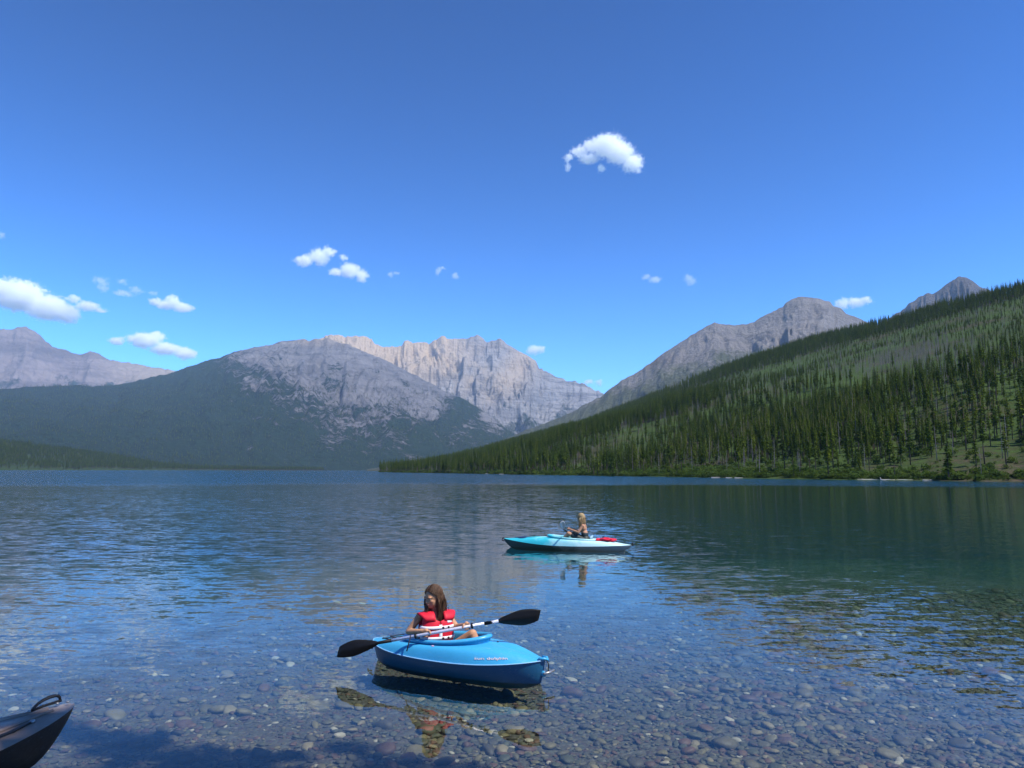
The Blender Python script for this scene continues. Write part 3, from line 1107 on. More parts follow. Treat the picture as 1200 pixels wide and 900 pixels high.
# ------------------------------------------------------------------ water
def water_mat():
    t = NT('lake_water')
    p = t.pos()
    d = t.vec('LENGTH', p)
    xyz = t.n('SeparateXYZ')
    t.put(xyz.inputs[0], p)
    # wave slopes: fine chop and longer swell running to the shore, calmer close in, ruffled by wind far out
    mp = t.n('Mapping')
    t.put(mp.inputs[0], p)
    mp.inputs['Rotation'].default_value = (0, 0, math.radians(-12))
    mp.inputs['Scale'].default_value = (0.34, 1.0, 1.0)

    def slope(vec, sc, det, w, ds=0.0):
        nd = t.n('TexNoise')
        t.put(nd.inputs['Vector'], vec)
        nd.inputs['Scale'].default_value = sc
        nd.inputs['Detail'].default_value = det
        nd.inputs['Distortion'].default_value = ds
        return t.vec('MULTIPLY', t.vec('SUBTRACT', nd.outputs['Color'], (0.5, 0.5, 0.5)), (w * 0.45, w, 0.0))
    n4 = t.noise(mp.outputs[0], 0.16, 3, 0.5)
    near = t.math('MULTIPLY', t.maprange(d, 5.5, 11.0, 0.16, 0.9, True), t.maprange(d, 11.0, 26.0, 1.0, 2.1, True))
    side = t.maprange(t.math('ABSOLUTE', t.math('ADD', xyz.outputs[0], 0.5)), 1.0, 6.0, 0.5, 1.0, True)
    side = t.math('ADD', side, t.math('MULTIPLY', t.maprange(xyz.outputs[0], 1.5, 6.0, 0.0, 0.9, True), t.maprange(d, 11.0, 18.0, 1.0, -0.6)))
    gust = t.maprange(n4, 0.35, 0.65, 0.75, 1.25)
    edge = t.noise(p, 0.02, 3, 0.5)
    dd_ = t.math('ADD', d, t.math('MULTIPLY', t.math('SUBTRACT', edge, 0.5), 45.0))
    wind = t.maprange(dd_, 95.0, 140.0, 0.0, 1.0, True)
    amp = t.math('ADD', t.math('MULTIPLY', t.math('MULTIPLY', near, side), gust), t.math('MULTIPLY', wind, 7.0))
    sl_ = t.vec('ADD', slope(mp.outputs[0], 8.5, 2, 0.18, 0.3), slope(mp.outputs[0], 3.0, 1, 0.07, 0.4))
    sl_ = t.vec('ADD', sl_, slope(p, 13.0, 1, 0.07))
    sc_n = t.n('VectorMath', operation='SCALE')
    t.put(sc_n.inputs[0], sl_)
    t.put(sc_n.inputs['Scale'], amp)
    nm = t.vec('NORMALIZE', t.vec('ADD', sc_n.outputs[0], (0.0, 0.0, 1.0)))
    rough = t.maprange(d, 7.0, 30.0, 0.0, 0.06)
    fr = t.n('Fresnel')
    fr.inputs[0].default_value = 1.333
    t.t.links.new(nm, fr.inputs[1])
    gl = t.n('BsdfGlossy')
    gl.inputs[0].default_value = (1, 1, 1, 1)
    t.put(gl.inputs['Roughness'], rough)
    t.t.links.new(nm, gl.inputs['Normal'])
    tr = t.n('BsdfTransparent')
    mx = t.n('MixShader')
    t.put(mx.inputs[0], fr.outputs[0])
    t.t.links.new(tr.outputs[0], mx.inputs[1])
    t.t.links.new(gl.outputs[0], mx.inputs[2])
    t.t.links.new(mx.outputs[0], t.out.inputs[0])
    ab = t.n('VolumeAbsorption')
    ab.inputs[0].default_value = (0.35, 0.74, 0.74, 1)
    ab.inputs[1].default_value = 0.42
    sc = t.n('VolumeScatter')
    sc.inputs[0].default_value = (0.08, 0.50, 0.85, 1)
    sc.inputs[1].default_value = 0.024
    ad = t.n('AddShader')
    t.t.links.new(ab.outputs[0], ad.inputs[0])
    t.t.links.new(sc.outputs[0], ad.inputs[1])
    t.t.links.new(ad.outputs[0], t.out.inputs['Volume'])
    return t.m


mb = MB()
mb.box((0, 4000, -13.5), (24000, 24000, 27))
wt = mb.build('lake_water', water_mat(), None, False)
tag(wt, kind='structure')


# ------------------------------------------------------------------ haze
t = NT('haze_air')
vp = t.n('VolumePrincipled')
vp.inputs['Color'].default_value = (0.50, 0.72, 1.0, 1)
vp.inputs['Density'].default_value = 4.2e-5
vp.inputs['Anisotropy'].default_value = 0.0
t.t.links.new(vp.outputs[0], t.out.inputs['Volume'])
mb = MB()
mb.box((0, 2000, (2300 - 28) / 2), (44000, 40000, 2328))
hz_o = mb.build('haze', t.m, None, False)
tag(hz_o, 'thin blue summer haze in the air over the lake', 'haze', kind='stuff')


# ------------------------------------------------------------------ clouds
def cloud(blobs, label, alt=2750.0, dens=0.055, wisp=2.0, thick=0.8, group=None):
    cu = sum(b[0] for b in blobs) / len(blobs)
    cv = sum(b[1] for b in blobs) / len(blobs)
    d = ray(cu, cv)
    k = (alt - CAM_H) / d[2]
    c = Vector(np.array([0, 0, CAM_H]) + d * k)
    m_px = k / FPX                                  # metres per pixel there
    f = Vector((d[0], d[1], 0)).normalized()
    r = Vector((f.y, -f.x, 0))
    up = Vector((0, 0, 1))
    t = NT('cloud_vapour')
    p = t.obj()
    mb = MB()
    acc = None
    wp = t.n('TexNoise')
    t.put(wp.inputs['Vector'], p)
    wp.inputs['Scale'].default_value = 1 / (11 * m_px)
    wp.inputs['Detail'].default_value = 3
    pw = t.vec('ADD', p, t.vec('MULTIPLY', t.vec('SUBTRACT', wp.outputs['Color'], (.5, .5, .5)), (9 * m_px,) * 3))
    rz = math.atan2(r.y, r.x)
    for i, b in enumerate(blobs):
        ru, rv = b[2] * m_px, b[3] * m_px
        q = Vector(((b[0] - cu) * m_px, (random.random() - .5) * 0.5 * ru * thick, -(b[1] - cv) * m_px))
        rad = (ru, ru * thick, rv)
        mb.ellipsoid(q, [x * 1.22 for x in rad], None, 18, 12)
        dv = t.vec('DIVIDE', t.vec('SUBTRACT', pw, tuple(q)), rad)
        g = t.math('SUBTRACT', 1.0, t.vec('LENGTH', dv))
        acc = g if acc is None else t.math('MAXIMUM', acc, g)
    n = t.noise(p, 1 / (4.2 * m_px), 8, 0.70)
    f2 = t.math('ADD', acc, t.math('MULTIPLY', t.math('SUBTRACT', n, 0.54), wisp))
    de = t.maprange(f2, 0.03, 0.55, 0.0, dens * 4.8 / m_px)
    vs = t.n('VolumeScatter')
    vs.inputs[0].default_value = (0.99, 0.99, 0.99, 1)
    t.put(vs.inputs[1], de)
    t.t.links.new(vs.outputs[0], t.out.inputs['Volume'])
    t.m.cycles.volume_step_rate = 0.35
    me = evaluated(mb.mesh('cloud'), [('REMESH', dict(mode='VOXEL', voxel_size=max(2.0, 1.6 * m_px)))])
    me.materials.clear()
    o = link('cloud', me, t.m)
    o.location = c
    o.rotation_euler = (0, 0, rz)
    tag(o, label, 'cloud', group)
    return o


cloud([(712, 172, 24, 16), (726, 182, 20, 15), (741, 193, 15, 13), (695, 172, 17, 9), (680, 176, 13, 7), (667, 184, 8, 5), (665, 195, 6, 6), (704, 198, 6, 7), (690, 187, 15, 5)],
      'large white cloud hanging alone high in the blue sky')
cloud([(22, 347, 32, 21), (50, 358, 28, 17), (5, 343, 20, 15), (70, 362, 18, 13), (-25, 350, 32, 20)], 'big white cumulus cloud over the far left mountain peak', dens=0.08)
cloud([(88, 352, 9, 5), (103, 359, 15, 6), (117, 362, 9, 3)], 'small trailing cloud wisp beside the big cumulus cloud')
cloud([(122, 332, 10, 7), (124, 340, 9, 5), (143, 331, 8, 5), (146, 343, 14, 4), (158, 339, 9, 5), (176, 340, 7, 3)], 'thin curled wisp of cloud above the far left mountain', wisp=2.8, dens=0.015)
cloud([(183, 355, 8, 5), (202, 353, 11, 9), (213, 360, 13, 6), (196, 358, 14, 5)], 'small white cloud floating right of the curled wisp', dens=0.08)
cloud([(142, 402, 10, 5), (170, 400, 20, 10), (183, 394, 11, 8), (194, 408, 19, 8), (214, 412, 16, 8)], 'flat white cloud just above the saddle of the wooded mountain', dens=0.09)
cloud([(375, 302, 14, 12), (384, 296, 11, 8), (358, 309, 14, 7), (410, 317, 15, 10), (424, 321, 10, 9), (395, 319, 10, 6), (402, 301, 6, 5)], 'white two lobed cloud above the wooded dome mountain')
cloud([(458, 322, 5, 4), (464, 320, 5, 3)], 'tiny cloud puff beside the two lobed cloud', dens=0.02)
cloud([(514, 318, 5, 6), (518, 315, 6, 3), (534, 323, 6, 5)], 'faint pair of cloud puffs above the bare crags', dens=0.02)
cloud([(758, 325, 7, 4), (768, 328, 9, 4)], 'faint flat cloud puff left of a rounder one over the valley', dens=0.02)
cloud([(807, 326, 8, 6), (810, 330, 7, 5)], 'faint round cloud puff over the valley', dens=0.016)
cloud([(626, 410, 11, 6), (634, 409, 7, 6)], 'small cloud peeping over the crest of the bare crags')
cloud([(702, 448, 6, 5), (690, 448, 8, 3)], 'tiny cloud low in the gap between the crags and the grey mountain')
cloud([(988, 355, 10, 8), (1003, 354, 13, 7), (1014, 353, 9, 6)], 'white cloud touching the shoulder of the grey mountain')
cloud([(0, 275, 6, 5), (-6, 272, 6, 4)], 'small faint cloud scrap high above the big cumulus cloud', dens=0.016)


# ------------------------------------------------------------------ kayaks
def plastic(name, col, col2=None, rough=0.32, axis=0, lo=-1.0, hi=1.0, jitter=0.35):
    """roto-moulded polyethylene; col2 swirls in along the boat"""
    t = NT(name)
    p = t.obj()
    n = t.noise(p, 2.2, 5, 0.6, 0.8)
    c = t.ramp(n, [(0.3, tuple(x * 0.92 for x in col)), (0.7, col)])
    if col2:
        xyz = t.n('SeparateXYZ')
        t.put(xyz.inputs[0], p)
        k = t.math('ADD', t.maprange(xyz.outputs[axis], lo, hi), t.math('MULTIPLY', t.math('SUBTRACT', n, 0.5), jitter * 2))
        c = t.mix(t.maprange(k, 0.3, 0.7), c, col2)
    sc = t.noise(p, 45.0, 6, 0.7)
    ms = t.n('Mapping')
    t.put(ms.inputs[0], p)
    ms.inputs['Scale'].default_value = (0.12, 1.0, 1.0)
    ms.inputs['Rotation'].default_value = (0.2, 0.0, 0.15)
    scuff = t.maprange(t.noise(ms.outputs[0], 60.0, 5, 0.75), 0.60, 0.72, 0.0, 0.35)
    c = t.mix(scuff, c, (0.45, 0.50, 0.55))
    r = t.maprange(sc, 0.35, 0.65, rough - 0.06, rough + 0.14)
    t.principled(c, r, 0.5, 0, t.bump(t.noise(p, 140.0, 3), 0.25, 0.002))
    return t.m


M_BLACK = simple('black_rubber', (0.012, 0.012, 0.013), 0.55, 0.2, 30)
M_CORD = simple('dark_cord', (0.02, 0.022, 0.035), 0.8, 0.3, 80)
M_STEEL = simple('grey_fitting', (0.35, 0.34, 0.33), 0.35, 0.15, 40, metal=0.6)


class Kayak:
    """local frame: x towards the bow, y to port, z up, waterline at z = 0"""
    def __init__(k, L, Wd, sheer, keel, wp, hole, rake=0.06, crown=0.1, rimz=(0.30, 0.34), endpow=1.4, wexp=0.75, wmax=0.0):
        k.L, k.W, k.sheer, k.keel, k.wp, k.hole, k.rake, k.crown, k.rimz, k.endpow, k.wexp, k.wmax = L / 2, Wd / 2, sheer, keel, wp, hole, rake, crown, rimz, endpow, wexp, wmax

    def w(k, s):
        s = np.asarray(s, float)
        m = k.wmax
        q = np.where(s > m, (s - m) / (1 - m), (m - s) / (1 + m))
        e = np.where(s > m, k.wp[0], k.wp[1])
        return k.W * np.clip(1 - q ** e, 0, 1) ** k.wexp

    def g(k, s):
        s = np.asarray(s, float)
        return k.sheer[1] + np.where(s > 0, (k.sheer[0] - k.sheer[1]) * np.abs(s) ** 2, (k.sheer[2] - k.sheer[1]) * np.abs(s) ** 2)

    def hull(k, ns=72, nq=25):
        ph = np.linspace(0, PI, ns)
        s = np.cos(ph)[:, None]
        a = np.linspace(-1, 1, nq)[None, :]
        w, g = k.w(s), k.g(s)
        zk = k.keel * (1 - np.abs(s) ** 5)
        f = np.abs(a)
        y = w * np.sign(a) * (0.35 * np.sin(f * PI / 2) + 0.65 * f) ** 0.8
        z = zk + (g - zk) * f ** 1.45
        x = s * k.L * (1 - k.rake * (1 - f) ** 1.2 * np.abs(s) ** 6)
        return np.stack([x + 0 * a, y, z + 0 * s], -1)

    def deck(k, phi, q):
        """phi round the boat (0 bow), q 0 at the cockpit edge, 1 at the gunwale"""
        phi, q = np.broadcast_arrays(np.asarray(phi, float), np.asarray(q, float))
        s = np.cos(phi)
        ox, oy, og = s * k.L, k.w(s) * np.sign(np.sin(phi) + 1e-12), k.g(s)
        x0, a, b = k.hole
        ix, iy = x0 + a * np.cos(phi), b * np.sin(phi)
        iz = k.rimz[0] + (k.rimz[1] - k.rimz[0]) * (0.5 + 0.5 * np.cos(phi))
        e = 4.6 + (k.endpow - 4.6) * np.abs(np.cos(phi)) ** 6
        z = og + (iz - og) * (1 - q ** e)
        return np.stack([ix + (ox - ix) * q, iy + (oy - iy) * q, z], -1)

    def deck_grid(k, nphi=128, nq=14):
        q = np.linspace(0, 1, nq)[:, None] ** 0.8
        return k.deck(np.linspace(0, 2 * PI, nphi, endpoint=False)[None, :], q)

    def build(k, root, m_hull, m_deck, m_rim, rim=True, rimh=0.0, well=0.16, inner=None, seam=None):
        mb = MB()
        mb.grid(k.hull())
        hl = mb.build('hull', m_hull, root)
        mb = MB()
        mb.grid(k.deck_grid(), True)
        dk = mb.build('deck', m_deck, root)
        ph = np.linspace(0, 2 * PI, 96, endpoint=False)
        x0, a, b = k.hole
        iz = k.rimz[0] + (k.rimz[1] - k.rimz[0]) * (0.5 + 0.5 * np.cos(ph))
        if rim:
            sec = [(-.010, -.05), (-.012, .02), (-.004, .038), (.016, .046), (.038, .042), (.050, .028), (.046, .012), (.028, .006), (.018, -.02), (.016, -.05)]
            rows = []
            for o_, h_ in sec:
                lift = rimh * np.clip(np.cos(ph), 0, 1) ** 2
                rows.append(np.stack([x0 + (a + o_) * np.cos(ph), (b + o_) * np.sin(ph), iz + h_ + lift * (1 if h_ > 0 else 0)], -1))
            mb = MB()
            mb.grid(np.array(rows), True)
            mb.build('cockpit_rim', m_rim, root)
        rows = []
        for f_, dz in ((1.0, 0.0), (0.985, 0.25), (0.96, 0.6), (0.90, 0.88), (0.7, 1.0), (0.02, 1.0)):
            rows.append(np.stack([x0 + a * f_ * np.cos(ph), b * f_ * np.sin(ph), iz * (1 - dz) + dz * (iz.min() - well)], -1))
        mb = MB()
        mb.grid(np.array(rows), True)
        mb.build('cockpit_well', inner or m_deck, root)
        if seam:
            s_ = np.cos(np.linspace(0, 2 * PI, 140, endpoint=False))
            sg = np.sign(np.sin(np.linspace(0, 2 * PI, 140, endpoint=False)) + 1e-9)
            w_, g_ = k.w(s_), k.g(s_)
            mb = MB()
            mb.tube([(x_ * k.L * 1.002, y_ * 1.004, z_ - 0.004) for x_, y_, z_ in zip(s_, w_ * sg + np.sign(sg) * .002, g_)], 0.0065, 6, closed=True)
            mb.build('seam', seam, root)
        return hl, dk


def cord(root, pts, r, mat, name='cord', n=6):
    mb = MB()
    mb.tube(pts, r, n)
    return mb.build(name, mat, root)


# --- near blue kayak
BLUE = (0.045, 0.30, 0.72)
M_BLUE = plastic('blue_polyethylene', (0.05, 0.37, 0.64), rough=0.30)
M_SEAM = simple('pale_blue_seam', (0.25, 0.50, 0.75), 0.5, 0.1, 20)
KX, KY, KA = -0.60, 7.955, math.atan2(-0.93, 1.82)
blue = empty('blue_kayak', (KX, KY, 0.0), KA)
tag(blue, 'bright blue recreational kayak carrying the girl in the red life vest', 'kayak')
KB = Kayak(2.10, 0.70, (0.235, 0.175, 0.225), -0.10, (2.3, 3.4), (-0.10, 0.49, 0.225), rake=0.05, rimz=(0.272, 0.335), endpow=1.2)
KB.build(blue, plastic('shaded_blue_polyethylene', (0.016, 0.125, 0.25), rough=0.32), M_BLUE, M_BLUE, True, 0.035, 0.27, seam=M_SEAM)  # hull takes the deck's blue darkened, painting in the shade on its side
KBM = Matrix.Translation((KX, KY, 0)) @ Matrix.Rotation(KA, 4, 'Z')


def on_deck(K, phi, q, off=0.004):
    p = Vector(K.deck(phi, q))
    e = 1e-3
    n_ = (Vector(K.deck(phi + e, q)) - p).cross(Vector(K.deck(phi, q + e)) - p)
    n_.normalize()
    if n_.z < 0:
        n_ = -n_
    return p + n_ * off


def lettering(K, text, root, mat, phi0, q0, length, height, name='lettering', flip=False):
    cu = bpy.data.curves.new('lettering', 'FONT')
    cu.body = text
    cu.shear = 0.25
    cu.size = 1.0
    cu.offset = 0.012
    o = bpy.data.objects.new('tmp_text', cu)
    C.objects.link(o)
    dg = bpy.context.evaluated_depsgraph_get()
    me = bpy.data.meshes.new_from_object(o.evaluated_get(dg), depsgraph=dg)
    bpy.data.objects.remove(o)
    bm = bmesh.new()
    bm.from_mesh(me)
    bmesh.ops.subdivide_edges(bm, edges=[e for e in bm.edges if e.calc_length() > 0.3], cuts=2)
    xs = [v_.co.x for v_ in bm.verts]
    ys = [v_.co.y for v_ in bm.verts]
    x0, x1, y0, y1 = min(xs), max(xs), min(ys), max(ys)
    p0 = Vector(K.deck(phi0, q0))
    dphi = length / max(1e-4, (Vector(K.deck(phi0 + 0.01, q0)) - p0).length / 0.01)
    dq = height / max(1e-4, (Vector(K.deck(phi0, q0 + 0.01)) - p0).length / 0.01)
    for v_ in bm.verts:
        a = (v_.co.x - x0) / (x1 - x0) - 0.5
        b = (v_.co.y - y0) / (y1 - y0) - 0.5
        v_.co = on_deck(K, phi0 + a * dphi, q0 - b * dq, 0.005)
    bmesh.ops.recalc_face_normals(bm, faces=bm.faces)
    me2 = bpy.data.meshes.new(name)
    bm.to_mesh(me2)
    bm.free()
    return link(name, me2, mat, root)


M_LETTER = simple('pale_lettering', (0.72, 0.62, 0.60), 0.5, 0.15, 30)
lettering(KB, 'sun dolphin', blue, M_LETTER, 2 * PI - 0.93, 0.90, 0.34, 0.042)
mb = MB()
ph_, q_ = 2 * PI - 1.62, 0.42
mb.grid([[on_deck(KB, ph_ + a_ * 0.02, q_ + b_ * 0.10, 0.004) for a_ in (-1, 0, 1)] for b_ in (-1, 0, 1)])
mb.build('sticker', simple('pink_sticker', (0.62, 0.40, 0.58), 0.5, 0.15, 40), blue)
mb = MB()
mb.ellipsoid(on_deck(KB, 0.30, 0.18, 0.0), (0.012, 0.012, 0.006))
mb.build('drain_plug', M_BLACK, blue)
# bow: moulded ears, cord and grey toggle
bx_ = KB.L
mb = MB()
mb.tube([(bx_ - 0.05, 0.05, 0.245), (bx_ + 0.005, 0.03, 0.25), (bx_ + 0.03, 0, 0.235), (bx_ + 0.005, -0.03, 0.25), (bx_ - 0.05, -0.05, 0.245)], 0.014, 8)
mb.build('bow_lip', M_BLUE, blue)
th_o = cord(blue, [(bx_ + .02, -.01, .235), (bx_ + .045, -.012, .20), (bx_ + .04, -.012, .15), (bx_ + .045, -.01, .12)], 0.006, M_BLACK, 'carry_handle')
mb = MB()
mb.tube([(bx_ + .02, -.075, .118), (bx_ + .05, -.01, .12), (bx_ + .07, .06, .128)], [0.011, 0.014, 0.011], 8)
mb.build('toggle', M_STEEL, th_o)
mb = MB()
mb.ellipsoid((bx_ - .012, -.01, .10), (0.03, 0.016, 0.03))
mb.build('drain_cap', M_BLUE, blue)
cord(blue, [(-bx_ - .01, 0.0, .16), (-bx_ - .06, -.02, .14), (-bx_ - .065, -.03, .11), (-bx_ - .01, -.02, .12)], 0.008, M_BLACK, 'carry_handle')
# stern shock cord
zz_ = [on_deck(KB, PI + a_, q_, 0.008) for a_, q_ in ((0.55, .55), (0.2, .35), (-0.2, .62), (-.5, .45), (-.2, .2), (0.25, .7), (0.55, .55))]
cord(blue, zz_, 0.006, M_CORD, 'shock_cord')
for a_, q_ in ((0.55, .55), (0.2, .35), (-0.2, .62), (-.5, .45), (0.25, .7)):
    mb = MB()
    mb.ellipsoid(on_deck(KB, PI + a_, q_, 0.006), (0.014, 0.014, 0.01), None, 8, 6)
    mb.build('pad_eye', M_BLACK, blue)
# seat with a low back
mb = MB()
mb.grid([[(-0.48 + 0.06 * (i_ / 6) - 0.02 * math.sin(j_ / 8 * PI), -0.17 + 0.34 * j_ / 8, 0.02 + 0.30 * i_ / 6) for j_ in range(9)] for i_ in range(7)])
solid(mb, 'seat_back', M_BLACK, blue, 0.03)
mb = MB()
mb.ellipsoid((-0.25, 0, 0.005), (0.22, 0.18, 0.05))
mb.build('seat', M_BLACK, blue)

# --- paddle of the girl
M_ALU = simple('pale_aluminium', (0.72, 0.70, 0.78), 0.3, 0.06, 20, metal=0.35)
M_BLADE = simple('black_nylon', (0.006, 0.006, 0.007), 0.55, 0.2, 25, 0.25)


def blade(mb, a, d, nrm, L, Wb, asym=0.25, hook=0.0):
    """blade from throat a along d, face towards nrm"""
    d, nrm = Vector(d).normalized(), Vector(nrm).normalized()
    s = nrm.cross(d).normalized()
    nrm = d.cross(s)
    rows = []
    for i in range(11):
        q = i / 10
        w = Wb / 2 * (0.10 + 0.90 * min(1, (q / 0.55)) ** 0.75) * (1 - 0.38 * max(0, (q - 0.62) / 0.38) ** 2.2)
        sk = asym * Wb * (q ** 1.5) * 0.35
        row = []
        for j in range(9):
            e = j / 4 - 1
            ql = q + (0.05 * e * q if True else 0)
            dish = 0.018 * math.sin(q * PI) * (1 - e * e) + 0.006 * (1 - abs(e)) ** 3
            row.append(Vector(a) + d * (L * ql) + s * (e * w + sk) + nrm * dish)
        rows.append(row)
    mb.grid(rows)


pl, pr = at_y(396, 762, 7.90), at_y(632, 719, 7.72)
pd = (pr - pl).normalized()
PL = (pr - pl).length
paddle = empty('double_paddle', (pl + pr) / 2)
tag(paddle, 'double bladed paddle with pale shaft and black blades held by the girl in red', 'paddle')
org = paddle.location
bl = 0.45
mb = MB()
mb.tube([pl + pd * (bl + .10) - org, pl + pd * (PL * .5) - org, pr - pd * (bl - .02) - org], 0.0165, 12)
mb.build('shaft', M_ALU, paddle)
view = Vector((0, 0, CAM_H)) - org
for sgn, e_, nv in ((1, pl, Vector((0.0, -1, 0.05))), (-1, pr, Vector((0.05, -1, -0.06)))):
    mb = MB()
    thr = e_ + pd * sgn * bl - org
    blade(mb, thr, -pd * sgn, nv, bl, 0.158, 0.3 * sgn)
    b_ = solid(mb, 'blade', M_BLADE, paddle, 0.006)
    mb = MB()
    mb.tube([thr - pd * sgn * 0.16, thr - pd * sgn * 0.02, thr + pd * sgn * 0.13], [0.008, 0.015, 0.019], 10)
    mb.build('throat', M_BLADE, b_)
for f_ in (0.67, 0.39):
    mb = MB()
    c_ = pl + pd * (PL * f_) - org
    mb.tube([c_ - pd * .012, c_ - pd * .004, c_ + pd * .004, c_ + pd * .012], [0.019, 0.030, 0.030, 0.019], 14)
    mb.build('drip_ring', M_BLADE, paddle)
shaft_at = lambda f_: pl + pd * (PL * f_)
lz = shaft_at(0.365)
cord(paddle, [lz - org + Vector((0, 0, .018)), lz - org + Vector((0.0, -.02, 0)), lz - org + Vector((-.012, -.035, -.05)), lz - org + Vector((-.03, -.06, -.13))], 0.007, M_CORD, 'leash')


# ------------------------------------------------------------------ people
def skin_mat(name, col):
    t = NT(name)
    p = t.obj()
    n = t.noise(p, 18.0, 4)
    c = t.ramp(n, [(0.3, tuple(x * 0.85 for x in col)), (0.7, tuple(min(1, x * 1.08) for x in col))])
    t.principled(c, 0.6, 0.25, 0, t.bump(t.noise(p, 220.0, 3), 0.2, 0.001), **{'Subsurface Weight': 0.12, 'Subsurface Radius': (0.02, 0.008, 0.004), 'Subsurface Scale': 0.5})
    return t.m


M_SKIN = skin_mat('tan_skin', (0.52, 0.275, 0.155))
M_SKIN2 = skin_mat('blond_child_skin', (0.50, 0.27, 0.16))  # even skin tone of the child in the far kayak
M_EYE = simple('eye_white', (0.45, 0.42, 0.40), 0.45, 0.05, 10)
M_IRIS = simple('dark_iris', (0.03, 0.02, 0.012), 0.15, 0.1, 10)
M_LIP = simple('lips', (0.36, 0.13, 0.10), 0.4, 0.1, 30)


def hair_mat(name, c1, c2):
    t = NT(name)
    p = t.obj()
    mp = t.n('Mapping')
    t.put(mp.inputs[0], p)
    mp.inputs['Scale'].default_value = (1, 1, 0.06)
    n = t.noise(mp.outputs[0], 90.0, 4, 0.6)
    c = t.ramp(n, [(0.3, c1), (0.7, c2)])
    t.principled(c, 0.5, 0.3, 0)
    return t.m


def remesh(mb, vox, smooth=4):
    r = evaluated(mb.mesh('tmp'), [('REMESH', dict(mode='VOXEL', voxel_size=vox, use_smooth_shade=True)), ('SMOOTH', dict(factor=0.5, iterations=smooth))])
    r.materials.clear()
    return r


def frame(fwd):
    f = Vector((fwd[0], fwd[1], fwd[2])).normalized()
    z = Vector((0, 0, 1))
    l = z.cross(f).normalized()              # the person's left
    u = f.cross(l)
    return Matrix((f, l, u)).transposed()    # columns: forward, left, up


def add_head(mb, c, R, s=1.0):
    """head of height about 0.225*s round centre c"""
    def P(x, y, z): return Vector(c) + R @ (Vector((x, y, z)) * s)
    mb.ellipsoid(P(-.012, 0, .022), [.094 * s, .074 * s, .090 * s], R, 24, 16)
    mb.ellipsoid(P(.022, 0, -.030), [.064 * s, .060 * s, .078 * s], R, 20, 14)
    mb.ellipsoid(P(.052, 0, -.080), [.028 * s, .026 * s, .022 * s], R)       # chin
    for y in (-1, 1):
        mb.ellipsoid(P(.050, .032 * y, -.022), [.026 * s, .024 * s, .024 * s], R)   # cheek
        mb.ellipsoid(P(.074, .030 * y, .022), [.016 * s, .026 * s, .010 * s], R)    # brow
        mb.ellipsoid(P(-.005, .074 * y, -.012), [.018 * s, .010 * s, .028 * s], R)  # ear
    mb.capsule(P(.078, 0, .012), P(.098, 0, -.024), .008 * s, .0115 * s)           # nose
    for y in (-1, 1):
        mb.ellipsoid(P(.088, .010 * y, -.030), [.010 * s, .008 * s, .008 * s], R)
    mb.ellipsoid(P(.077, 0, -.052), [.014 * s, .022 * s, .011 * s], R)
    return P


def add_face(root, P, R, s=1.0, skin=None):
    for y in (-1, 1):
        mb = MB()
        mb.ellipsoid(P(.073, .030 * y, .004), [.010 * s, .0115 * s, .0060 * s], R, 12, 8)
        e = mb.build('eye', M_EYE, root)
        mb = MB()
        mb.ellipsoid(P(.0805, .029 * y, .003), [.0040 * s, .0045 * s, .0048 * s], R, 10, 8)
        mb.build('iris', M_IRIS, e)
    mb = MB()
    mb.ellipsoid(P(.089, 0, -.050), [.006 * s, .020 * s, .0045 * s], R, 14, 8)
    mb.ellipsoid(P(.088, 0, -.058), [.006 * s, .016 * s, .005 * s], R, 14, 8)
    mb.build('lips', M_LIP, root)
    for y in (-1, 1):
        mb = MB()
        mb.tube([P(.090, .014 * y, .022), P(.089, .030 * y, .029), P(.078, .048 * y, .024)], [.0018 * s, .0028 * s, .0014 * s], 6)
        mb.build('eyebrow', hairs_current, root)


def add_hand(mb, wrist, knuck, palm_n, grip_c, axis, r_shaft, s=1.0, thumb_side=1):
    """a hand closed round a shaft: fingers curl about the shaft's axis"""
    wrist, knuck = Vector(wrist), Vector(knuck)
    axis = Vector(axis).normalized()
    mb.capsule(wrist, wrist.lerp(knuck, 0.75), 0.020 * s, 0.023 * s)
    for k in range(4):
        off = (k - 1.5) * 0.0165 * s
        Rg = r_shaft + 0.009 * s
        out = (knuck - Vector(grip_c))
        out = (out - axis * out.dot(axis)).normalized()
        side = axis.cross(out)
        L_ = (0.94, 1.0, 0.97, 0.86)[k]
        base = Vector(grip_c) + axis * off + out * Rg * 1.25
        mb.capsule(wrist.lerp(base, 0.45), base, 0.013 * s, 0.0095 * s, 8)
        prev = base
        for j in range(1, 5):
            an = j * 0.78 * L_
            q = Vector(grip_c) + axis * off + (out * math.cos(an) + side * math.sin(an) * palm_n) * Rg
            mb.capsule(prev, q, 0.0092 * s, 0.0084 * s, 8)
            prev = q
    # thumb
    a = Vector(grip_c) + axis * (thumb_side * 0.036 * s)
    t0 = wrist.lerp(a, 0.55)
    out = (knuck - Vector(grip_c))
    out = (out - axis * out.dot(axis)).normalized()
    side = axis.cross(out)
    t1 = a + out * (r_shaft + 0.012 * s) * 0.6 - side * palm_n * (r_shaft + 0.008 * s) * 0.8
    t2 = a - out * (r_shaft + 0.006 * s) * 0.5 - side * palm_n * (r_shaft + 0.009 * s) * 0.8 + axis * thumb_side * 0.006
    mb.capsule(wrist.lerp(a, 0.3), t1, 0.014 * s, 0.011 * s, 8)
    mb.capsule(t1, t2, 0.0105 * s, 0.009 * s, 8)


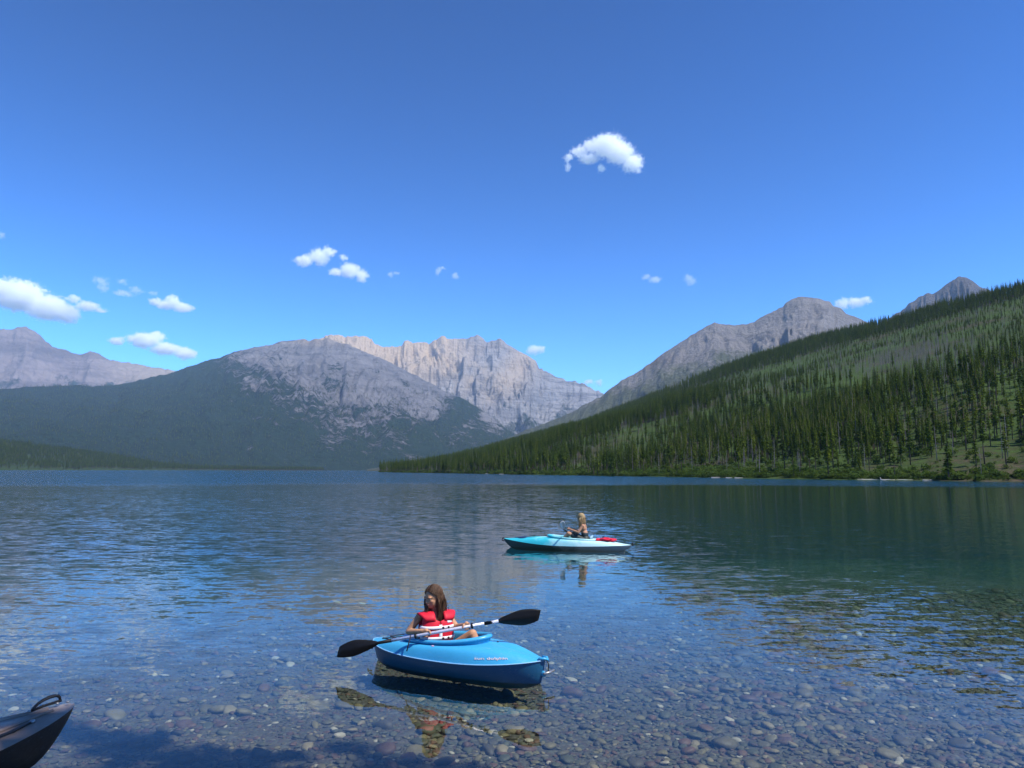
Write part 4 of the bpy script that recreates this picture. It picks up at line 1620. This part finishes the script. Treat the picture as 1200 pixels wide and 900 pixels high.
def strands(root, P, R, s, mat, n, length, face=(1.0, 1.0), part=0.15, spread=1.0, seed=1, name='hair', front=None, down=Vector((0, 0, -1)), thick=0.0062):
    """long hair: strands that leave the parting, follow the skull and hang"""
    r = random.Random(seed)
    mb = MB()
    # close cap under the strands
    rows = []
    for j in range(9):
        th = 0.02 + j / 8 * 1.62
        row = []
        for i in range(28):
            ph = 2 * PI * i / 28
            lim = th
            fr = max(0.0, math.cos(ph))
            lim = th * (1 - 0.70 * fr ** 0.9)
            row.append(P(-.014 + .100 * math.sin(lim) * math.cos(ph), .081 * math.sin(lim) * math.sin(ph), .024 + .097 * math.cos(lim)))
        rows.append(row)
    mb.grid(rows, True)
    for k in range(n):
        ph = r.uniform(face[0], 2 * PI - face[1])
        y_s = 1 if math.sin(ph) > 0 else -1
        pts, rad = [], []
        lay = r.uniform(1.01, 1.09) - 0.08 * max(0.0, math.cos(ph) + 0.2)
        back = max(0.0, -math.cos(ph))
        al = math.radians(r.uniform(38, 100) + 45 * back)          # where on the parting the strand starts
        d0 = Vector((math.cos(al), 0.06 * y_s, math.sin(al))).normalized()
        d1 = Vector((math.cos(ph), math.sin(ph), -0.10)).normalized()
        om = math.acos(max(-1, min(1, d0.dot(d1))))
        for j in range(7):
            q = j / 6
            d_ = (d0 * math.sin((1 - q) * om) + d1 * math.sin(q * om)) / max(1e-4, math.sin(om))
            pts.append(P(-.014 + .099 * lay * d_.x, .080 * lay * d_.y, .024 + .096 * lay * d_.z))
            rad.append(thick * s * (0.6 + 0.6 * q))
        L_ = length * r.uniform(0.72, 1.08)
        out = (R @ Vector((math.cos(ph), math.sin(ph), 0)))
        out.z = 0
        bend = r.uniform(-.2, .35) * spread
        sway = Vector((r.gauss(0, .012), r.gauss(0, .012), 0))
        p0 = pts[-1]
        for j in range(1, 8):
            q = j / 7
            p_ = p0 + down * (L_ * q) + out * (0.045 * bend * math.sin(q * PI * .8)) + sway * math.sin(q * 3 + k)
            if front is not None:
                p_ += front(ph, q)
            pts.append(p_)
            rad.append(thick * s * (1.2 - 0.85 * q ** 2))
        mb.tube(pts, rad, 5, flat=0.55)
    return mb.build(name, mat, root)


# --- the girl in the blue kayak
girl = empty('person', KBM @ Vector((-0.27, 0, 0.05)))
tag(girl, 'child with long brown hair in a red life vest sitting in the blue kayak', 'person')
M_HAIR_B = hair_mat('brown_hair', (0.035, 0.018, 0.010), (0.18, 0.098, 0.052))
hairs_current = M_HAIR_B
GO = girl.location.copy()
bf = frame((0.42, -0.91, 0))
torso_low = at_y(511, 757, 8.03)                     # hips, inside the cockpit
torso_top = at_y(511, 716, 8.05)
tup = (torso_top - torso_low)
LBf, LBl = bf @ Vector((1, 0, 0)), bf @ Vector((0, 1, 0))


def T(f, l, q):                                       # point in the torso frame, q 0 hips .. 1 neck base
    return torso_low + tup * q + LBf * f + LBl * l - GO


W2 = lambda p: Vector(p) - GO
mb = MB()
mb.ellipsoid(T(0, 0, -.10), (.14, .13, .13))
mb.ellipsoid(T(0, 0, .30), [.085, .105, .16], bf)
mb.ellipsoid(T(0, 0, .62), [.088, .120, .15], bf)
mb.ellipsoid(T(-.005, 0, .88), [.062, .125, .07], bf)
hc = at_y(507.5, 699.5, 8.0) - GO
hR = frame((-0.66, -0.74, -0.24))
mb.capsule(T(-.01, 0, .93), hc + Vector((0, 0, -.07)), .043, .040)
HP = add_head(mb, hc, hR, 1.02)
rs, ls = W2(at_y(492, 722, 8.01)), W2(at_y(524, 721, 8.10))
re, le = W2(at_y(479, 740, 8.0)), W2(at_y(535, 735, 8.02))
fr_, fl_ = 0.447, 0.645
gr, gl_ = shaft_at(fr_), shaft_at(fl_)
mb.ellipsoid(rs, (.043, .043, .040))
mb.ellipsoid(ls, (.043, .043, .040))
mb.capsule(rs, re, .041, .034)
mb.capsule(ls, le, .041, .034)
wr_r = W2(gr) + (re - W2(gr)).normalized() * .062 + Vector((0, 0, .022))
wr_l = W2(gl_) + (le - W2(gl_)).normalized() * .060 + Vector((0, 0, .020))
mb.capsule(re, wr_r, .034, .021)
mb.capsule(le, wr_l, .034, .021)
add_hand(mb, wr_r, W2(gr) + Vector((0, .02, .034)), -1, W2(gr), pd, .0165, 0.95, 1)
add_hand(mb, wr_l, W2(gl_) + Vector((0, .02, .034)), -1, W2(gl_), pd, .0165, 0.95, -1)
# legs reach forward into the bow, knees raised
kr = W2(KBM @ Vector((0.10, -0.09, 0.30)))
kl = W2(KBM @ Vector((0.17, 0.08, 0.375)))
hr_, hl_ = W2(KBM @ Vector((-0.26, -0.08, 0.08))), W2(KBM @ Vector((-0.26, 0.08, 0.08)))
fr2, fl2 = W2(KBM @ Vector((0.36, -0.08, 0.08))), W2(KBM @ Vector((0.36, 0.08, 0.08)))
for h_, k_, f_ in ((hr_, kr, fr2), (hl_, kl, fl2)):
    mb.capsule(h_, k_, .070, .050)
    mb.capsule(k_, f_, .047, .032)
    mb.capsule(f_, f_ + (KBM.to_3x3() @ Vector((.02, 0, .10))), .03, .022)
body = link('body', remesh(mb, 0.0045, 3), M_SKIN, girl)
add_face(girl, HP, hR, 1.02)


def girl_front(ph, q):
    # locks on her right side fall forward over the vest, the rest down the back
    s_ = math.sin(ph)
    if s_ < 0.2 and math.cos(ph) > -0.75:
        return (LBf * (0.075 * min(1, q * 2.2)) + LBl * (-0.035 * q))
    if s_ > 0.2:
        return LBl * (0.03 * q) - LBf * 0.03 * q
    return -LBf * (0.04 * q)


strands(girl, HP, hR, 1.02, M_HAIR_B, 1000, 0.30, seed=4, front=girl_front, spread=0.9, face=(1.32, 1.22), thick=0.0034)

# life vest
M_VEST = simple('red_vest_nylon', (0.62, 0.014, 0.035), 0.6, 0.14, 14, 0.3, bump=0.004, bscale=26)
M_WEB = simple('white_webbing', (0.82, 0.80, 0.80), 0.6, 0.05, 50)
M_BUCKLE = simple('dark_buckle', (0.03, 0.02, 0.025), 0.4, 0.1, 30)
vest = None


def vest_pt(an, q, off=0.0):
    """an: 0 front centre, + to her left; q 0 bottom .. 1 shoulder line"""
    A_, B_ = 0.128 + off, 0.162 + off
    sh = 1.0 - 0.10 * max(0, (q - 0.6) / 0.4) + 0.05 * math.sin(q * PI)
    e = 2.5
    c_, s_ = math.cos(an), math.sin(an)
    rr = (abs(c_) ** e + abs(s_) ** e) ** (-1 / e)
    return T(A_ * rr * c_ * sh, B_ * rr * s_ * sh, 0.10 + 0.83 * q)


def panel(name, a0, a1, top0, top1, parent, bot=0.0, mat=None):
    mb = MB()
    na, nq_ = 14, 16
    rows = []
    for i in range(nq_ + 1):
        row = []
        for j in range(na + 1):
            f_ = j / na
            an = a0 + (a1 - a0) * f_
            tp_ = top0 + (top1 - top0) * f_
            q = bot + (tp_ - bot) * i / nq_
            puff = 0.013 * math.sin(f_ * PI) ** 0.5 * math.sin(i / nq_ * PI) ** 0.4
            row.append(vest_pt(an, q, puff))
        rows.append(row)
    mb.grid(rows)
    return solid(mb, name, mat or M_VEST, parent, 0.020)


vest = panel('life_vest', -1.30, -0.035, 1.0, 0.80, girl)
panel('vest_front', 0.035, 1.30, 0.80, 1.0, vest)
panel('vest_back', 1.75, 2 * PI - 1.75, 0.9, 0.9, vest)
for sd in (-1, 1):
    # side webbing panel and broad shoulder strap
    panel('vest_side', 1.27 * sd, 1.78 * sd, 0.42, 0.42, vest)
    rows = []
    for i in range(13):
        q = i / 12
        f_ = 0.130 * math.cos(q * PI) * (1 - 0.1 * q)
        z_ = 0.78 + 0.255 * math.sin(q * PI) ** 0.8 - (0.02 if q > .5 else 0)
        row = []
        for j in range(7):
            e = j / 6
            l_ = (0.050 + 0.105 * e + 0.050 * math.sin(q * PI) * e) * sd
            row.append(T(f_ * (1 - 0.25 * e * e), l_, z_ - 0.07 * e * math.sin(q * PI)))
        rows.append(row)
    mb = MB()
    mb.grid(rows)
    solid(mb, 'shoulder_strap', M_VEST, vest, 0.022)


def band(name, pts_lo, pts_hi, mat, parent, th=0.004):
    mb = MB()
    mb.grid([pts_lo, [(a_ + b_) / 2 for a_, b_ in zip(pts_lo, pts_hi)], pts_hi])
    return solid(mb, name, mat, parent, th)


for q0, q1 in ((0.56, 0.66), (0.20, 0.30)):
    an = np.linspace(-1.32, 1.32, 30)
    b_ = band('strap', [vest_pt(a_, q0, 0.0265) for a_ in an], [vest_pt(a_, q1, 0.0265) for a_ in an], M_WEB, vest)
    for a_ in (0.12, 0.42):
        mb = MB()
        c_ = vest_pt(a_, (q0 + q1) / 2, 0.032)
        mb.box(c_, (0.010, 0.018, 0.020), bf)
        mb.build('buckle', M_BUCKLE, b_)
band('strap', [vest_pt(-0.09, q_, 0.021) for q_ in np.linspace(0.29, 0.70, 12)], [vest_pt(0.09, q_, 0.021) for q_ in np.linspace(0.29, 0.70, 12)], M_WEB, vest)
band('chest_patch', [vest_pt(a_, 0.74, 0.020) for a_ in np.linspace(0.45, 0.85, 6)], [vest_pt(a_, 0.83, 0.016) for a_ in np.linspace(0.45, 0.75, 6)], M_WEB, vest)

# --- far turquoise kayak, bow to the left
M_TURQ = plastic('turquoise_polyethylene', (0.04, 0.50, 0.58), (0.50, 0.76, 0.76), 0.30, 0, 1.3, -1.3, 0.5)
M_TURQ_H = plastic('grey_white_hull', (0.04, 0.09, 0.09), (0.36, 0.37, 0.36), 0.35, 0, 1.0, -1.2, 0.6)
fa, fb = ground_at(590, 634, 0.16), ground_at(741, 640, 0.12)
fc = (fa + fb) / 2
FL = float(np.linalg.norm((fb - fa)[:2]))
FA = math.atan2(fa[1] - fb[1], fa[0] - fb[0])
FYC = 19.9
turq = empty('turquoise_kayak', (float(fc[0]), float(fc[1]), 0.0), FA)
tag(turq, 'long turquoise and white kayak carrying the blond child on open water', 'kayak')
KT = Kayak(FL, 0.74, (0.235, 0.105, 0.15), -0.09, (1.9, 2.2), (-0.18, 0.66, 0.235), rake=0.14, rimz=(0.235, 0.30), endpow=1.15, wexp=0.9)
KT.build(turq, M_TURQ_H, M_TURQ, M_TURQ, True, 0.03, 0.16)
KTM = Matrix.Translation((float(fc[0]), float(fc[1]), 0)) @ Matrix.Rotation(FA, 4, 'Z')
mb = MB()
mb.ellipsoid((KT.L * .66, 0, .262), (.20, .13, .035))
mb.build('hatch_cover', simple('dark_blue_hatch', (0.012, 0.03, 0.09), .4, .2, 20), turq)
for s_ in (1, -1):
    cord(turq, [(s_ * KT.L * .99, 0, (.25, .2)[s_ < 0]), (s_ * (KT.L + .03), 0, (.23, .18)[s_ < 0]), (s_ * (KT.L + .03), 0, (.18, .13)[s_ < 0]), (s_ * KT.L * .985, 0, .17)], 0.016, M_BLACK, 'carry_handle')
cord(turq, [KT.deck(2 * PI - .0, .3) + np.array([0, 0, .01]), KT.deck(.12, .75) + np.array([0, 0, .01]), KT.deck(2 * PI - .12, .75) + np.array([0, 0, .01])], .009, M_CORD, 'deck_line')
mb = MB()
mb.grid([[(-KT.L * .90 + .16 * i_ / 4 + .03 * (1 - j_ / 4), 0, -.10 + .22 * j_ / 4) for i_ in range(5)] for j_ in range(5)])
solid(mb, 'skeg', simple('white_skeg', (.75, .74, .72), .4, .05, 10), turq, 0.03)
mb = MB()
for s_ in (-1, 1):
    mb.tube([KT.deck(.35 * s_ + (0 if s_ > 0 else 2 * PI), .10), KT.deck(.5 * s_ + (0 if s_ > 0 else 2 * PI), .45), KT.deck(.25 * s_ + (0 if s_ > 0 else 2 * PI), .75)], .012, 6)
mb.build('moulded_rail', M_TURQ, turq)
mb = MB()
mb.grid([[(-0.64 - 0.05 * i_ / 5, -0.19 + 0.38 * j_ / 8, 0.10 + 0.26 * i_ / 5) for j_ in range(9)] for i_ in range(6)])
solid(mb, 'seat_back', simple('pale_blue_seat', (.30, .48, .55), .6, .1, 20), turq, .03)
# strap hanging over the side
pk = 2 * PI - 1.50
nk = [on_deck(KT, pk, q_, .006) for q_ in (0.05, .4, .8, 1.0)]
cord(turq, nk + [nk[-1] + Vector((0.0, -.005, -.08)), nk[-1] + Vector((.01, .02, -.17))], 0.018, M_BLACK, 'hanging_strap')

# --- blond child on the turquoise kayak, knees drawn up, facing the bow
kid = empty('person', KTM @ Vector((-0.50, 0, 0.12)))
tag(kid, 'blond child in a dark swimsuit sitting hunched on the turquoise kayak', 'person')
KO = kid.location.copy()
R3 = KTM.to_3x3()


def Q(x, y, z):                                       # kayak frame about the seat
    return KTM @ Vector((-0.50 + x, y, z)) - KO


kf = frame(R3 @ Vector((1, 0, -0.45)))
M_HAIR_L = hair_mat('blond_hair', (0.30, 0.19, 0.075), (0.62, 0.46, 0.24))
hairs_current = M_HAIR_L
mb = MB()
tf = frame(R3 @ Vector((1, 0, -0.25)))
mb.ellipsoid(Q(-.02, 0, .26), [.12, .15, .11], tf)
mb.ellipsoid(Q(.00, 0, .42), [.085, .115, .15], tf)
mb.ellipsoid(Q(.03, 0, .58), [.085, .135, .12], tf)
hk = Q(.10, 0.0, .83)
mb.capsule(Q(.05, 0, .66), hk + Vector((0, 0, -.06)), .045, .04)
KP = add_head(mb, hk, kf, 1.0)
for s_ in (-1, 1):
    sh, el, ha_ = Q(.03, .145 * s_, .63), Q(.14, .20 * s_, .46), Q(.40, .07 * s_, .53)
    mb.ellipsoid(sh, (.045, .045, .045))
    mb.capsule(sh, el, .04, .033)
    mb.capsule(el, ha_, .033, .022)
    for k in range(4):
        mb.capsule(ha_, ha_ + R3 @ Vector((.06, (.005 * (k - 1.5)) , .014 * (k - 1.5))), .013, .009, 8)
        mb.capsule(ha_ + R3 @ Vector((.06, .005 * (k - 1.5), .014 * (k - 1.5))), ha_ + R3 @ Vector((.065, -.035 * s_, .013 * (k - 1.5) - .01)), .009, .008, 8)
    mb.capsule(ha_, ha_ + R3 @ Vector((.035, -.02 * s_, .045)), .012, .009, 8)
    hp, kn, an = Q(.02, .09 * s_, .24), Q(.42, .12 * s_, .42), Q(.62, .10 * s_, .22)
    mb.capsule(hp, kn, .078, .055)
    mb.capsule(kn, an, .052, .034)
    mb.capsule(an, an + R3 @ Vector((.13, .01 * s_, .03)), .034, .022)
link('body', remesh(mb, 0.006, 3), M_SKIN2, kid)
add_face(kid, KP, kf, 1.0)
strands(kid, KP, kf, 1.0, M_HAIR_L, 600, 0.26, seed=9, spread=0.8, thick=.0042)
# dark swimsuit and shorts
M_SUIT = simple('dark_swimsuit', (0.018, 0.028, 0.026), 0.6, 0.5, 30)
mb = MB()
mb.ellipsoid(Q(-.02, 0, .262), [.128, .158, .116], tf)
mb.ellipsoid(Q(.0, 0, .40), [.092, .122, .12], tf)
for s_ in (-1, 1):
    mb.capsule(Q(.02, .09 * s_, .245), Q(.31, .114 * s_, .375), .086, .070)
link('swimsuit', remesh(mb, .008, 3), M_SUIT, kid)
mb = MB()
for s_ in (-1, 1):
    mb.tube([Q(.085, .05 * s_, .52), Q(.095, .06 * s_, .62), Q(.03, .07 * s_, .70), Q(-.045, .05 * s_, .60)], .012, 6)
mb.build('swimsuit_strap', M_SUIT, kid)

# paddle lying across the lap
M_WHITE = simple('white_nylon', (0.74, 0.76, 0.76), 0.4, 0.05, 20)
pa, pb = KTM @ Vector((0.00, 0.50, 0.56)), KTM @ Vector((-0.12, -0.60, 0.29))
sp_ = empty('lap_paddle', (pa + pb) / 2)
tag(sp_, 'paddle with pale blades lying across the lap of the blond child', 'paddle')
po_ = sp_.location
dpp = (pb - pa).normalized()
mb = MB()
mb.tube([pa + dpp * .06 - po_, pb - dpp * .06 - po_], .016, 10)
mb.build('shaft', M_BLADE, sp_)
mb = MB()
blade(mb, pa + dpp * .08 - po_, (-dpp + Vector((0, 0, .75))).normalized(), R3 @ Vector((.35, -1, 0)), .30, .15, .1)
solid(mb, 'blade', M_WHITE, sp_, .01)
mb = MB()
blade(mb, pb - dpp * .02 - po_, (dpp + R3 @ Vector((-.5, 0, -.05))).normalized(), R3 @ Vector((.1, -.3, 1)), .34, .16, .1)
solid(mb, 'blade', M_WHITE, sp_, .01)

# red vest lying on the stern deck
rv_c = KTM @ Vector((-1.06, 0.0, 0.245))
rv = empty('spare_life_vest', rv_c, FA)
tag(rv, 'crumpled red life vest lying on the stern deck of the turquoise kayak', 'life vest')
M_RED2 = simple('red_nylon', (0.66, 0.02, 0.05), .6, .2, 14, .3, bump=.006, bscale=20)
for j, (cx_, cy_, rx_, ry_, rz_, h_) in enumerate([(-.10, -.03, .18, .15, .035, .02), (.13, .03, .12, .13, .034, .02), (-.02, .06, .15, .12, .032, .045)]):
    mb = MB()
    rows = []
    for a_ in range(10):
        row = []
        for b_ in range(20):
            th_a, ph_a = PI * (a_ + .02) / 9.04, 2 * PI * b_ / 20
            e_ = 0.55
            sg = lambda v_: math.copysign(abs(v_) ** e_, v_)
            w_ = 1 + .10 * math.sin(ph_a * 5 + j) * math.sin(th_a * 3)
            row.append((cx_ + rx_ * sg(math.sin(th_a)) * sg(math.cos(ph_a)) * w_, cy_ + ry_ * sg(math.sin(th_a)) * sg(math.sin(ph_a)) * w_, h_ + rz_ * sg(math.cos(th_a)) + .012 * math.sin(cx_ * 9 + ph_a * 3)))
        rows.append(row)
    mb.grid(rows, True)
    mb.build('foam_panel', M_RED2, rv)
mb = MB()
mb.tube([(.06, -.16, .03), (.05, -.13, .08), (.06, 0, .115), (.05, .12, .10), (.06, .17, .03)], .022, 8, flat=.4)
mb.build('belt', simple('navy_belt', (.01, .012, .06), .6, .2, 30), rv)

# --- dark kayak drawn up at the bank
M_BROWN = plastic('dark_brown_polyethylene', (0.25, 0.175, 0.13), (0.42, 0.36, 0.31), 0.42, 1, -0.45, 0.75, 0.5)
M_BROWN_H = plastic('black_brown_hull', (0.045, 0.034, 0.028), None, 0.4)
hd = math.atan2(0.866, 0.5)
tip = Vector((-3.185, 5.53, 0))
DL = 3.1
dc = tip - Vector((math.cos(hd), math.sin(hd), 0)) * (DL / 2)
dark = empty('dark_kayak', (dc.x, dc.y, 0.075), hd, -0.020)
tag(dark, 'dark brown kayak with black bow loop drawn up at the bank', 'kayak')
KD = Kayak(DL, 0.80, (0.30, 0.20, 0.26), -0.10, (2.1, 2.6), (-0.15, 0.62, 0.25), rake=0.17, rimz=(0.26, 0.30), endpow=0.9, wexp=0.62)
KD.build(dark, M_BROWN_H, M_BROWN, M_BROWN, True, 0.0, 0.22)
xb = KD.L
mb = MB()
hp_ = [(.27, .318), (.255, .335), (.225, .356), (.185, .372), (.145, .379), (.11, .378), (.088, .37), (.078, .355), (.072, .332)]
mb.tube([(xb - x_, .042, z_) for x_, z_ in hp_], [.011, .012, .014, .015, .016, .016, .015, .013, .011], 10, flat=.7)
ch = mb.build('carry_handle', M_BLACK, dark)
mb = MB()
mb.tube([(xb - .27, .045, .318), (xb - .19, .045, .328), (xb - .07, .035, .335)], .010, 8)
mb.build('handle_base', M_BLACK, ch)
for x_ in (xb - .29, xb - .10, xb - .045):
    mb = MB()
    mb.ellipsoid((x_, .03 if x_ < xb - .06 else -.005, .325), (.014, .014, .008), None, 10, 6)
    mb.build('bolt', M_STEEL, dark)
# raised ridge along the foredeck, two shock cords, eyelet and a round fitting
for s_, r_ in ((1, .016), (-1, .012)):
    pts_ = [Vector(KD.deck(a_ * s_ + (0 if s_ > 0 else 2 * PI), q_)) + Vector((0, 0, .004)) for a_, q_ in ((.12, .86), (.25, .72), (.42, .60), (.62, .52), (.8, .50))]
    cord(dark, pts_, r_, M_BROWN, 'deck_ridge', 8)
eye_p = on_deck(KD, 2 * PI - .40, .78, .008)
for dq in (0.0, .035):
    cord(dark, [eye_p, on_deck(KD, 2 * PI - .62, .74 + dq, .012), on_deck(KD, 2 * PI - .95, .66 + dq, .014), on_deck(KD, 2 * PI - 1.2, .60 + dq, .012)], .007, M_BLACK, 'shock_cord')
mb = MB()
mb.ellipsoid(eye_p, (.022, .016, .012), None, 10, 6)
mb.build('eyelet', M_STEEL, dark)
mb = MB()
c_ = on_deck(KD, 2 * PI - .68, .42, .004)
mb.tube([c_ + Vector((.045 * math.cos(a_), .045 * math.sin(a_), 0)) for a_ in np.linspace(0, 2 * PI, 20, endpoint=False)], .012, 6, closed=True)
rf = mb.build('round_fitting', M_STEEL, dark)
mb = MB()
mb.ellipsoid(c_, (.04, .04, .012))
mb.build('fitting_cap', M_BLACK, rf)
